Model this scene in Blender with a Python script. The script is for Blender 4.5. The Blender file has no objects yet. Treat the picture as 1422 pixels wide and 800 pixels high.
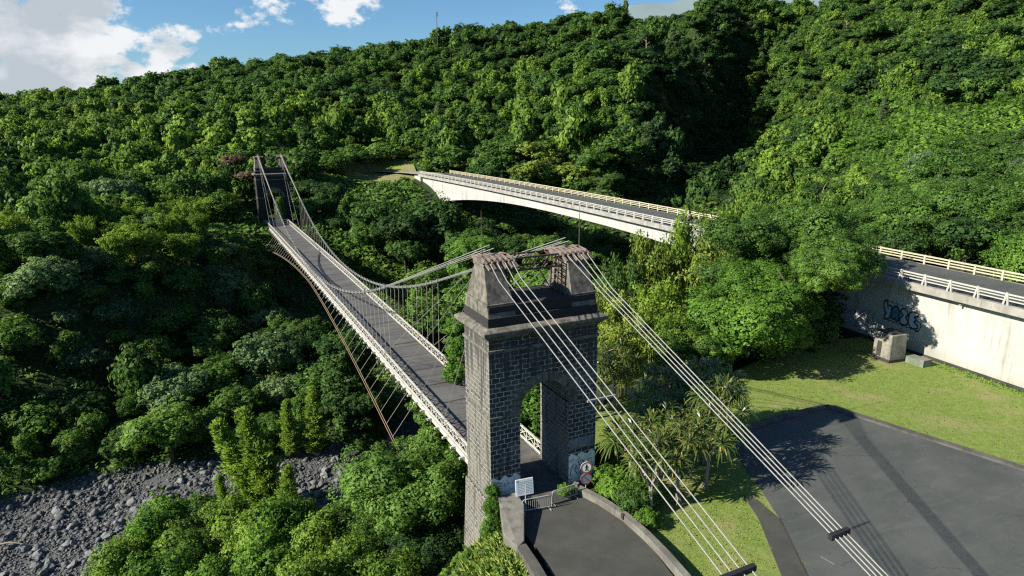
import bpy, math, random
import numpy as np
from mathutils import Vector, Matrix
R = math.radians
S = bpy.context.scene
COL = S.collection
rnd = random.Random(7)
rng = np.random.default_rng(11)

# ------------------------------------------------------------------ camera
F_PX, PITCH, ROLL, YAW = 926.24, 0.2472, -0.0088, 0.4501
EYE = np.array([-15.73, -35.95, 24.65])
_s, _c = math.sin(YAW), math.cos(YAW)
_sp, _cp = math.sin(PITCH), math.cos(PITCH)
C_R = np.array([_c, -_s, 0.0]); _h = np.array([_s, _c, 0.0])
C_F = _h * _cp + np.array([0, 0, -_sp]); C_U = _h * _sp + np.array([0, 0, _cp])

def ray(u, v):
    x = (u - 711) / F_PX; y = -(v - 400) / F_PX
    sr, cr = math.sin(ROLL), math.cos(ROLL)
    x, y = cr * x - sr * y, sr * x + cr * y
    return C_R * x + C_U * y + C_F

def at_z(u, v, z):          # survey: the point at height z seen at (u, v) of the photograph
    d = ray(u, v); return EYE + d * (z - EYE[2]) / d[2]

def at_t(u, v, t):          # survey: the point at ground distance t
    d = ray(u, v); return EYE + d * t / math.hypot(d[0], d[1])

def proj(P):
    P = np.atleast_2d(P) - EYE
    x, y, z = P @ C_R, P @ C_U, P @ C_F
    z = np.where(z < .1, .1, z)
    sr, cr = math.sin(ROLL), math.cos(ROLL)
    x, y = cr * x + sr * y, -sr * x + cr * y
    return 711 + F_PX * x / z, 400 - F_PX * y / z

cd = bpy.data.cameras.new('camera'); cam = bpy.data.objects.new('camera', cd); COL.objects.link(cam)
sr, cr = math.sin(ROLL), math.cos(ROLL)
rx = C_R * cr + C_U * sr * 1.0; ux = -C_R * sr + C_U * cr
M = Matrix(((rx[0], ux[0], -C_F[0], EYE[0]), (rx[1], ux[1], -C_F[1], EYE[1]), (rx[2], ux[2], -C_F[2], EYE[2]), (0, 0, 0, 1)))
cam.matrix_world = M
cd.sensor_width = 36; cd.lens = F_PX / 1422 * 36; cd.clip_start = .5; cd.clip_end = 30000
S.camera = cam

# ------------------------------------------------------------------ sun, sky, view
TO_SUN = Vector((-1.6, .12, 1.0)).normalized()
EL = math.asin(TO_SUN.z); AZ = math.atan2(TO_SUN.x, TO_SUN.y)
ld = bpy.data.lights.new('sun', 'SUN'); ld.energy = 4.6; ld.angle = R(.5); ld.color = (1, .92, .76)
sun = bpy.data.objects.new('sun', ld); COL.objects.link(sun)
sun.rotation_euler = TO_SUN.to_track_quat('Z', 'Y').to_euler(); sun.location = (-80, 0, 120)

class NT:
    """small helper to write node trees"""
    def __init__(s, tree): s.t = tree; s.n = tree.nodes; s.l = tree.links
    def node(s, typ, **kw):
        n = s.n.new(typ)
        for k, v in kw.items():
            if k.startswith('i_'):
                k = k[2:]; k = int(k) if k.isdigit() else k
                sock = n.inputs[k]
                if hasattr(v, 'is_linked') or isinstance(v, bpy.types.NodeSocket): s.l.new(v, sock)
                else: sock.default_value = v
            else: setattr(n, k, v)
        return n
    def put(s, n, key, v):
        if isinstance(v, bpy.types.NodeSocket): s.l.new(v, n.inputs[key])
        else: n.inputs[key].default_value = v
    def math(s, op, a, b=None, c=None, clamp=False):
        n = s.n.new('ShaderNodeMath'); n.operation = op; n.use_clamp = clamp
        for i, v in enumerate((a, b, c)):
            if v is not None: s.put(n, i, v)
        return n.outputs[0]
    def vmath(s, op, a, b=None, out=0):
        n = s.n.new('ShaderNodeVectorMath'); n.operation = op
        s.put(n, 0, a)
        if b is not None: s.put(n, 1, b)
        return n.outputs[out]
    def noise(s, vec, scale, detail=4, rough=.55, out='Fac'):
        n = s.n.new('ShaderNodeTexNoise'); n.inputs['Scale'].default_value = scale
        n.inputs['Detail'].default_value = detail; n.inputs['Roughness'].default_value = rough
        if vec is not None: s.l.new(vec, n.inputs['Vector'])
        return n.outputs[out]
    def mix(s, fac, a, b, typ='MIX'):
        n = s.n.new('ShaderNodeMix'); n.data_type = 'RGBA'; n.blend_type = typ
        s.put(n, 0, fac); s.put(n, 6, a); s.put(n, 7, b)
        return n.outputs[2]
    def step(s, v, a, b):
        n = s.n.new('ShaderNodeMapRange'); n.interpolation_type = 'SMOOTHSTEP'
        s.put(n, 0, v); n.inputs[1].default_value = a; n.inputs[2].default_value = b
        return n.outputs[0]

W = bpy.data.worlds.new('World'); S.world = W; W.use_nodes = True
t = NT(W.node_tree); W.node_tree.nodes.clear()
sky = t.node('ShaderNodeTexSky', sky_type='NISHITA', sun_disc=False, sun_elevation=EL, sun_rotation=AZ,
             altitude=200, air_density=1.0, dust_density=.5, ozone_density=2.5)
tc = t.node('ShaderNodeTexCoord')
dirv = tc.outputs['Generated']
def sky_dir(u, v):
    d = ray(u, v); return Vector(d / np.linalg.norm(d))
sq = t.vmath('MULTIPLY', dirv, (1, 1, 1.6))
n1 = t.noise(sq, 13, 9, .6); n2 = t.noise(sq, 26, 6, .6)
cover = None
for (u, v, ru, rv, wgt) in ((40, 62, .22, .105, 1.0), (-150, 60, .28, .15, 1.0), (205, 80, .085, .045, .8), (90, 20, .13, .08, .85),
                       (470, 8, .10, .045, .60), (390, 18, .09, .035, .56), (315, 40, .05, .02, .5), (800, -4, .06, .03, .7),
                       (1000, -160, .35, .1, .8), (560, -150, .2, .06, .7)):
    dc = sky_dir(u, v)
    az = Vector((dc.y, -dc.x, 0)).normalized()
    rel = t.vmath('SUBTRACT', dirv, tuple(dc))
    a = t.math('DIVIDE', t.vmath('DOT_PRODUCT', rel, tuple(az), 'Value'), ru)
    b = t.math('DIVIDE', t.vmath('DOT_PRODUCT', rel, (0, 0, 1), 'Value'), rv)
    r2 = t.math('ADD', t.math('MULTIPLY', a, a), t.math('MULTIPLY', b, b))
    m = t.math('MULTIPLY', t.math('SUBTRACT', 1.0, r2, clamp=True), wgt)
    m = t.math('MULTIPLY', m, t.step(t.vmath('DOT_PRODUCT', dirv, tuple(dc), 'Value'), 0.3, .6))
    cover = m if cover is None else t.math('MAXIMUM', cover, m)
dens = t.math('ADD', t.math('MULTIPLY', cover, .85), t.math('ADD', t.math('MULTIPLY', n1, 1.35), t.math('MULTIPLY', n2, .40)))
dens = t.math('SUBTRACT', dens, 1.30)
alpha = t.math('MULTIPLY', t.step(dens, .0, .20), t.step(cover, .02, .2))
n3 = t.noise(sq, 11, 7, .55)
ccol = t.mix(t.step(t.math('ADD', n3, t.math('MULTIPLY', t.vmath('DOT_PRODUCT', t.vmath('SUBTRACT', dirv, tuple(sky_dir(130, 70))), (1.2, -.5, -.6), 'Value'), 1.0)), .40, .62), (3.5, 3.9, 4.3, 1), (6.0, 6.15, 6.3, 1))
skyc = t.mix(1.0, sky.outputs[0], (.52, .73, .87, 1), 'MULTIPLY')
skyc = t.mix(alpha, skyc, ccol)
bg = t.node('ShaderNodeBackground', i_Strength=.065); t.l.new(skyc, bg.inputs[0])
wo = t.node('ShaderNodeOutputWorld'); t.l.new(bg.outputs[0], wo.inputs[0])

S.view_settings.view_transform = 'Standard'; S.view_settings.look = 'None'
S.view_settings.gamma = 1; S.view_settings.exposure = 1.2; S.view_settings.use_curve_mapping = False
S.render.engine = 'CYCLES'
cy = S.cycles
cy.max_bounces = 5; cy.diffuse_bounces = 3; cy.glossy_bounces = 2; cy.transmission_bounces = 3; cy.transparent_max_bounces = 4
cy.use_denoising = False; cy.filter_width = 1.25; cy.caustics_reflective = False; cy.caustics_refractive = False
cy.sample_clamp_indirect = 3; cy.sample_clamp_direct = 2.2

# ------------------------------------------------------------------ materials
def mat(name): 
    m = bpy.data.materials.new(name); m.use_nodes = True; m.node_tree.nodes.clear()
    return m, NT(m.node_tree)
def finish(m, t, col, rough=.8, bump=None, bstr=.3, bdist=.05, spec=.3, metal=0.0):
    p = t.node('ShaderNodeBsdfPrincipled'); t.put(p, 'Base Color', col); t.put(p, 'Roughness', rough)
    p.inputs['Specular IOR Level'].default_value = spec; t.put(p, 'Metallic', metal)
    if bump is not None:
        b = t.node('ShaderNodeBump'); b.inputs['Strength'].default_value = bstr; b.inputs['Distance'].default_value = bdist
        t.l.new(bump, b.inputs['Height']); t.l.new(b.outputs[0], p.inputs['Normal'])
    o = t.node('ShaderNodeOutputMaterial'); t.l.new(p.outputs[0], o.inputs[0])
    return m
def OBJC(t): return t.node('ShaderNodeTexCoord').outputs['Object']
def POS(t): return t.node('ShaderNodeNewGeometry').outputs['Position']

def shade_normal(t):
    at = t.node('ShaderNodeAttribute', attribute_name='cn'); vt = t.node('ShaderNodeVectorTransform', vector_type='NORMAL', convert_from='OBJECT', convert_to='WORLD')
    t.l.new(at.outputs['Vector'], vt.inputs[0]); g = t.node('ShaderNodeNewGeometry')
    a = t.vmath('NORMALIZE', vt.outputs[0]); b = t.vmath('SCALE', g.outputs['Normal']); b.node.inputs['Scale'].default_value = .75
    return t.vmath('NORMALIZE', t.vmath('ADD', a, b))
def leaf_mat(name, dark, mid, light, trans=.28, yellow=None, rough=.6, spec=.16):
    m, t = mat(name)
    g = t.node('ShaderNodeNewGeometry'); oi = t.node('ShaderNodeObjectInfo')
    isl = g.outputs['Random Per Island']; ob = oi.outputs['Random']
    n = t.noise(g.outputs['Position'], .35, 2, .5)
    f = t.math('ADD', t.math('MULTIPLY', isl, .55), t.math('MULTIPLY', t.math('SUBTRACT', n, .3), .75))
    f = t.math('ADD', f, t.math('MULTIPLY', t.math('SUBTRACT', ob, .5), .4), clamp=True)
    rp = t.node('ShaderNodeValToRGB'); t.l.new(f, rp.inputs[0])
    e = rp.color_ramp.elements
    e[0].position = .1; e[0].color = (*dark, 1); e[1].position = .95; e[1].color = (*light, 1)
    k = e.new(.5); k.color = (*mid, 1)
    col = rp.outputs[0]
    if yellow: col = t.mix(t.step(isl, .93, .97), col, (*yellow, 1))
    p = t.node('ShaderNodeBsdfPrincipled'); t.l.new(col, p.inputs['Base Color'])
    p.inputs['Roughness'].default_value = rough; p.inputs['Specular IOR Level'].default_value = spec
    nn_ = shade_normal(t); t.l.new(nn_, p.inputs['Normal'])
    tr = t.node('ShaderNodeBsdfTranslucent');  t.l.new(t.mix(1, col, (1.25, 1.25, .7, 1), 'MULTIPLY'), tr.inputs[0])
    mx = t.node('ShaderNodeMixShader', i_0=trans); t.l.new(p.outputs[0], mx.inputs[1]); t.l.new(tr.outputs[0], mx.inputs[2])
    o = t.node('ShaderNodeOutputMaterial'); t.l.new(mx.outputs[0], o.inputs[0])
    return m
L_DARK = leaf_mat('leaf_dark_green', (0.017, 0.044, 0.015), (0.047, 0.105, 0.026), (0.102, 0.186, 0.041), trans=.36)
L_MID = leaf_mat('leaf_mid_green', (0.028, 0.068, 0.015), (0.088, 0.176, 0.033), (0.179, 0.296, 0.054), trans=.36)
L_VINE = leaf_mat('leaf_vine_green', (0.054, 0.111, 0.017), (0.153, 0.256, 0.037), (0.258, 0.375, 0.060), trans=.36)
L_BRIGHT = leaf_mat('leaf_bright_green', (.040, .100, .016), (.108, .222, .030), (.190, .318, .050), trans=.36)
L_YEL = leaf_mat('leaf_yellow_green', (0.077, 0.122, 0.019), (0.184, 0.256, 0.040), (0.299, 0.366, 0.066), trans=.26)
L_BLUE = leaf_mat('leaf_grey_green', (0.044, 0.085, 0.036), (0.113, 0.190, 0.073), (0.198, 0.285, 0.113), trans=.26)
L_BAM = leaf_mat('leaf_bamboo', (.075, .140, .016), (.140, .240, .028), (.235, .345, .046), trans=.36)
L_CASU = leaf_mat('leaf_casuarina', (.140, .235, .036), (.195, .315, .052), (.260, .385, .070), trans=.45)
L_MEADOW = leaf_mat('leaf_meadow', (.100, .220, .020), (.155, .300, .028), (.210, .360, .040), trans=.15)
L_PAND = leaf_mat('leaf_pandanus', (.055, .095, .018), (.105, .155, .032), (.190, .225, .060), yellow=(.36, .27, .10), rough=.35, spec=.5)
L_DRY = leaf_mat('leaf_dry_brown', (.09, .07, .045), (.15, .115, .075), (.22, .17, .11))

m, t = mat('bark'); n = t.noise(OBJC(t), 14, 5)
M_BARK = finish(m, t, t.mix(n, (.03, .025, .02, 1), (.10, .085, .065, 1)), .9, n, .5, .03)
m, t = mat('pale_bark'); n = t.noise(OBJC(t), 20, 5)
M_PBARK = finish(m, t, t.mix(n, (.16, .13, .10, 1), (.34, .29, .22, 1)), .9, n, .5, .03)

m, t = mat('terrain_soil')
p = POS(t); n = t.noise(p, .12, 6, .6); n2 = t.noise(p, 1.3, 5, .6)
sep = t.node('ShaderNodeSeparateXYZ'); t.l.new(p, sep.inputs[0])
c = t.mix(t.step(n2, .35, .65), (.014, .026, .008, 1), (.030, .052, .014, 1))
c = t.mix(t.step(n, .58, .74), c, (.040, .038, .026, 1))
c = t.mix(t.step(t.math('ADD', sep.outputs[2], t.math('MULTIPLY', n2, 2.2)), -19.4, -20.4), c, (.075, .078, .080, 1))
M_TERR = finish(m, t, c, .95, n2, .6, .4)

m, t = mat('lawn_grass')
p = POS(t); n = t.noise(p, .22, 4, .6); n2 = t.noise(p, 2.2, 6, .7); n4 = t.noise(p, 14, 3, .7)
c = t.mix(t.step(n2, .3, .7), (.125, .178, .040, 1), (.190, .245, .064, 1))
c = t.mix(t.step(n, .50, .70), c, (.235, .225, .100, 1))
c = t.mix(t.math('MULTIPLY', t.step(n4, .45, .75), .5), c, (.070, .112, .024, 1))
M_LAWN = finish(m, t, c, .95, t.math('ADD', n4, n2), .7, .08, .1)

m, t = mat('asphalt')
p = POS(t); n = t.noise(p, .25, 5, .65); n2 = t.noise(p, 45, 2, .6); n3 = t.noise(t.vmath('MULTIPLY', p, (.5, 2.0, 1)), .8, 4, .6)
c = t.mix(t.step(n, .3, .72), (.052, .060, .059, 1), (.082, .090, .087, 1))
c = t.mix(t.math('MULTIPLY', t.step(n3, .5, .7), .35), c, (.105, .114, .107, 1))
c = t.mix(t.math('MULTIPLY', n2, .35), c, (.04, .042, .042, 1))
vo = t.node('ShaderNodeTexVoronoi', feature='DISTANCE_TO_EDGE'); t.l.new(t.vmath('ADD', p, t.vmath('MULTIPLY', t.noise(p, .6, 4, .6, 'Color'), (2.5, 2.5, 0))), vo.inputs['Vector']); vo.inputs['Scale'].default_value = .16
crack = t.math('MULTIPLY', t.math('SUBTRACT', 1.0, t.step(vo.outputs['Distance'], .002, .010)), t.step(t.noise(p, .2, 2), .45, .6))
c = t.mix(t.math('MULTIPLY', crack, .6), c, (.035, .037, .036, 1))
arc = t.noise(t.math('MULTIPLY', t.vmath('LENGTH', t.vmath('SUBTRACT', p, (18, -34, 0)), None, 'Value'), 1.0) if False else t.vmath('MULTIPLY', p, (.12, 1.4, 1)), .9, 5, .6)
c = t.mix(t.math('MULTIPLY', t.step(arc, .55, .75), .30), c, (.055, .060, .060, 1))
spots = t.noise(p, 3.2, 2, .5)
c = t.mix(t.math('MULTIPLY', t.step(spots, .70, .76), .45), c, (.16, .165, .15, 1))
M_ASPH = finish(m, t, c, .85, n2, .35, .012, .35)
m, t = mat('asphalt_brown')
p = POS(t); n = t.noise(p, .45, 6, .65); n2 = t.noise(p, 40, 2, .6)
c = t.mix(t.step(n, .3, .72), (.040, .042, .039, 1), (.066, .067, .062, 1))
c = t.mix(t.math('MULTIPLY', n2, .35), c, (.045, .045, .04, 1))
M_ASPH2 = finish(m, t, c, .88, n2, .35, .012, .3)

def concrete(name, a, b, stain=(.05, .05, .045), sa=.6, scale=1.0, bstr=.25):
    m, t = mat(name); p = POS(t)
    n = t.noise(p, .7 * scale, 6, .62); st = t.noise(t.vmath('MULTIPLY', p, (1.6, 1.6, .22)), 1.1 * scale, 5, .6)
    fine = t.noise(p, 18, 3, .6)
    c = t.mix(t.step(n, .3, .7), (*a, 1), (*b, 1))
    c = t.mix(t.math('MULTIPLY', t.step(st, .52, .74), sa), c, (*stain, 1))
    if name.startswith('white'):
        sp_ = t.node('ShaderNodeSeparateXYZ'); t.l.new(p, sp_.inputs[0])
        jl = t.math('MAXIMUM', t.math('LESS_THAN', t.math('FRACT', t.math('DIVIDE', sp_.outputs[1], 3.2)), .014), t.math('LESS_THAN', t.math('FRACT', t.math('DIVIDE', sp_.outputs[2], 1.9)), .018))
        c = t.mix(t.math('MULTIPLY', jl, .35), c, (*stain, 1))
        dr = t.noise(t.vmath('MULTIPLY', p, (2.5, 2.5, .12)), 1.6, 4, .6); low = t.step(sp_.outputs[2], 1.6, -.2)
        c = t.mix(t.math('MULTIPLY', t.step(dr, .56, .70), .45), c, (.20, .175, .12, 1))
        c = t.mix(t.math('MULTIPLY', low, .35), c, (.16, .165, .12, 1))
    return finish(m, t, c, .88, fine, bstr, .02, .25)
M_CONC = concrete('weathered_concrete', (.10, .098, .088), (.19, .184, .165), (.05, .05, .045), .7)
M_CONCD = concrete('dark_concrete', (.05, .049, .045), (.105, .102, .093), (.035, .035, .03), .7)
M_SLAB = concrete('bridge_slab_concrete', (.20, .197, .182), (.31, .302, .28), (.10, .10, .09), .6)
M_WHITE = concrete('white_painted_concrete', (.325, .327, .318), (.41, .412, .402), (.17, .158, .125), .6, .5, .1)
M_BASE = concrete('near_black_concrete', (.025, .024, .022), (.05, .048, .045))

m, t = mat('basalt_masonry')
uv = t.node('ShaderNodeUVMap').outputs[0]; p = POS(t)
wob = t.vmath('ADD', uv, t.vmath('MULTIPLY', t.noise(p, 2.2, 3, .6, 'Color'), (.20, .20, 0)))
br = t.node('ShaderNodeTexBrick', offset=.5); t.l.new(wob, br.inputs['Vector'])
for k, v in (('Scale', 1.0), ('Mortar Size', .026), ('Mortar Smooth', .35), ('Brick Width', .54), ('Row Height', .33), ('Bias', -.2)): br.inputs[k].default_value = v
br.inputs['Color1'].default_value = (.018, .018, .020, 1); br.inputs['Color2'].default_value = (.070, .068, .064, 1)
br.inputs['Mortar'].default_value = (.48, .475, .45, 1)
n = t.noise(p, 5, 5, .65); big = t.noise(p, .35, 5, .6)
streak = t.noise(t.vmath('MULTIPLY', p, (2.2, 2.2, .16)), 1.2, 4, .55)
sep = t.node('ShaderNodeSeparateXYZ'); t.l.new(p, sep.inputs[0])
c = t.mix(t.math('MULTIPLY', n, .40), br.outputs['Color'], (.12, .117, .108, 1))
c = t.mix(t.math('MULTIPLY', t.step(big, .5, .66), .4), c, (.24, .236, .225, 1))
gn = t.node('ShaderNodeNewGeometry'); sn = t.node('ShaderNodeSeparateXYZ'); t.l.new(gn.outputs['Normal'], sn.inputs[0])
side_mix = t.math('MULTIPLY', t.math('LESS_THAN', sn.outputs[0], -.7), t.step(t.noise(p, 1.1, 6, .65), .32, .55))
c = t.mix(t.math('MULTIPLY', side_mix, .62), c, (.165, .158, .138, 1))  # uneven paler tone over the faces turned toward minus x
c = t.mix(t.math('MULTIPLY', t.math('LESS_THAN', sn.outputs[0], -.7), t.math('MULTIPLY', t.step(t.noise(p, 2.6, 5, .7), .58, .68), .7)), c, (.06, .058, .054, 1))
top = t.step(sep.outputs[2], 7.0, 11.5)
c = t.mix(t.math('MULTIPLY', t.step(t.math('ADD', streak, t.math('MULTIPLY', top, .20)), .52, .70), .8), c, (.030, .030, .033, 1))
lime = t.math('MULTIPLY', t.step(t.noise(t.vmath('MULTIPLY', p, (2.4, 2.4, .22)), 1.6, 4, .6), .55, .75), t.step(sep.outputs[2], 8.4, 10))
c = t.mix(t.math('MULTIPLY', lime, .5), c, (.30, .31, .31, 1))
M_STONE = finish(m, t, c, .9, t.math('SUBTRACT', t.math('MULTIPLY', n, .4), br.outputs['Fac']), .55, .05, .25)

m, t = mat('dressed_stone')
p = POS(t); n = t.noise(p, 3.0, 6, .65); n2 = t.noise(t.vmath('MULTIPLY', p, (1.5, 1.5, .4)), 1.3, 5, .6)
c = t.mix(t.step(n, .3, .7), (.070, .066, .060, 1), (.185, .175, .150, 1))
c = t.mix(t.math('MULTIPLY', t.step(n2, .5, .68), .75), c, (.035, .035, .034, 1))
c = t.mix(t.math('MULTIPLY', t.step(t.noise(p, 1.1, 4), .6, .72), .5), c, (.26, .23, .13, 1))
M_DRESS = finish(m, t, c, .92, n, .5, .04, .2)
m, t = mat('dark_stone')
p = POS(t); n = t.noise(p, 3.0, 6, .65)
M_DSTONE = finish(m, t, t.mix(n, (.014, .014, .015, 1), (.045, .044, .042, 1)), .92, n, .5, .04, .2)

m, t = mat('whitewash'); p = POS(t); n = t.noise(p, 2.2, 6, .68)
uv = t.node('ShaderNodeUVMap').outputs[0]
br = t.node('ShaderNodeTexBrick', offset=.5); t.l.new(uv, br.inputs['Vector'])
for k, v in (('Scale', 1.0), ('Mortar Size', .02), ('Mortar Smooth', .5), ('Brick Width', .50), ('Row Height', .30)): br.inputs[k].default_value = v
c = t.mix(t.step(n, .52, .64), (.72, .75, .74, 1), (.30, .31, .31, 1))
M_WASH = finish(m, t, c, .9, t.math('SUBTRACT', t.math('MULTIPLY', n, .4), br.outputs['Fac']), .4, .03, .2)

m, t = mat('deck_planks'); p = POS(t)
sep = t.node('ShaderNodeSeparateXYZ'); t.l.new(p, sep.inputs[0])
y = t.math('DIVIDE', sep.outputs[1], .22); fr = t.math('FRACT', y); idx = t.math('FLOOR', y)
wn = t.node('ShaderNodeTexWhiteNoise', noise_dimensions='1D'); t.l.new(idx, wn.inputs['W'])
pn = t.noise(t.vmath('MULTIPLY', p, (.9, 5, 1)), 1.2, 5, .6)
big = t.noise(p, .28, 4, .6)
c = t.mix(t.math('ADD', t.math('MULTIPLY', wn.outputs[0], .5), t.math('MULTIPLY', pn, .5)), (.050, .051, .053, 1), (.128, .128, .128, 1))
c = t.mix(t.math('MULTIPLY', t.step(big, .4, .65), .45), c, (.155, .153, .150, 1))
gap = t.math('LESS_THAN', fr, .11); 
band = t.math('LESS_THAN', t.math('FRACT', t.math('DIVIDE', sep.outputs[1], 4.4)), .035)
c = t.mix(t.math('MULTIPLY', gap, .65), c, (.012, .012, .012, 1))
c = t.mix(t.math('MULTIPLY', band, .85), c, (.010, .010, .010, 1))
M_DECK = finish(m, t, c, .85, t.math('SUBTRACT', pn, gap), .4, .03, .25)

def paint(name, a, b, rust=(.16, .07, .03), ra=.6, lo=.56, hi=.7, rough=.55, metal=0.0, scale=2.0):
    m, t = mat(name); p = POS(t); n = t.noise(p, scale, 6, .68); k = t.noise(p, scale * 4, 3, .6)
    c = t.mix(k, (*a, 1), (*b, 1)); c = t.mix(t.math('MULTIPLY', t.step(n, lo, hi), ra), c, (*rust, 1))
    return finish(m, t, c, rough, k, .15, .01, .4, metal)
M_RAILW = paint('flaking_white_paint', (.36, .355, .33), (.50, .49, .455), (.20, .13, .09), .75, .52, .66)
M_CABLE = paint('pale_wire_cable', (.17, .176, .172), (.29, .296, .285), (.13, .105, .08), .7, .5, .7, .6)
M_RUSTC = paint('rusty_cable', (.16, .105, .07), (.25, .17, .11), (.30, .29, .26), .4, .6, .75, .75)
M_HANG = paint('hanger_rod', (.20, .19, .17), (.34, .33, .30), (.12, .07, .04), .5, .5, .7)
M_IRON = paint('rusty_iron', (.055, .042, .034), (.11, .08, .06), (.17, .085, .045), .7, .48, .66, .8)
M_SADDLE = paint('red_rust_iron', (.115, .088, .078), (.20, .155, .135), (.05, .045, .05), .7, .45, .65, .8)
M_GALV = paint('galvanised_steel', (.40, .41, .41), (.55, .56, .56), (.22, .20, .18), .4, .58, .74, .45, .3)
M_YRAIL = paint('cream_painted_rail', (.36, .325, .235), (.48, .44, .33), (.24, .16, .09), .6, .58, .72)
M_GRAIL = paint('grey_concrete_rail', (.30, .30, .28), (.42, .415, .385), (.20, .19, .17), .5, .54, .7, .8)
M_SIGNW = paint('white_sign_panel', (.76, .77, .78), (.80, .81, .82), (.6, .6, .58), .3, .6, .8, .35)
M_RED = paint('faded_red_paint', (.26, .07, .06), (.34, .10, .08), (.12, .05, .05), .4)
M_SBLUE = paint('faded_blue_paint', (.10, .20, .33), (.16, .28, .42), (.25, .35, .45), .4)
M_INK = paint('black_paint', (.012, .012, .014), (.022, .022, .025), (.03, .03, .03), .3)
M_TEAL = paint('teal_spray_paint', (.03, .16, .24), (.06, .22, .30), (.12, .25, .32), .5, .5, .7)
M_GREYP = paint('pale_spray_paint', (.32, .40, .46), (.42, .49, .54), (.22, .30, .36), .5, .5, .7)
M_TEXT = paint('grey_print', (.30, .31, .34), (.36, .37, .40), (.4, .4, .4), .2)
m, t = mat('boulder_stone'); oi = t.node('ShaderNodeObjectInfo'); g = t.node('ShaderNodeNewGeometry'); n = t.noise(g.outputs['Position'], 4, 5, .6)
f = t.math('ADD', t.math('MULTIPLY', oi.outputs['Random'], .45), t.math('MULTIPLY', g.outputs['Random Per Island'], .45))
c = t.mix(f, (.050, .057, .064, 1), (.23, .24, .248, 1)); c = t.mix(t.math('MULTIPLY', n, .35), c, (.10, .10, .10, 1))
M_ROCK = finish(m, t, c, .9, n, .4, .05, .2)
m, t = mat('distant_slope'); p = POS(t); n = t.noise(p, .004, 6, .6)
M_FAR = finish(m, t, t.mix(n, (.115, .165, .185, 1), (.15, .20, .21, 1)), .95)  # bluish tone puts the haze of distance into the slope's colour
m, t = mat('dry_bank_grass'); p = POS(t); n = t.noise(p, .5, 6, .65); n2 = t.noise(p, .12, 3)
c = t.mix(t.step(n, .3, .7), (.12, .14, .045, 1), (.23, .205, .11, 1)); c = t.mix(t.step(n2, .45, .62), c, (.15, .20, .04, 1))
M_DRYG = finish(m, t, c, .95, n, .6, .2, .1)

# ------------------------------------------------------------------ object helpers
def tag(o, label=None, cat=None, group=None, kind=None):
    if label: o['label'] = label
    if cat: o['category'] = cat
    if group: o['group'] = group
    if kind: o['kind'] = kind
    return o
def empty(name, loc=(0, 0, 0), rz=0, label=None, cat=None, group=None):
    o = bpy.data.objects.new(name, None); COL.objects.link(o); o.location = loc; o.rotation_euler = (0, 0, rz)
    o.empty_display_size = .3
    return tag(o, label, cat, group)
def place(name, mesh, parent=None, loc=(0, 0, 0), rz=0, scale=(1, 1, 1)):
    o = bpy.data.objects.new(name, mesh); COL.objects.link(o); o.location = loc; o.rotation_euler = (0, 0, rz); o.scale = scale
    if parent: o.parent = parent
    return o

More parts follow.
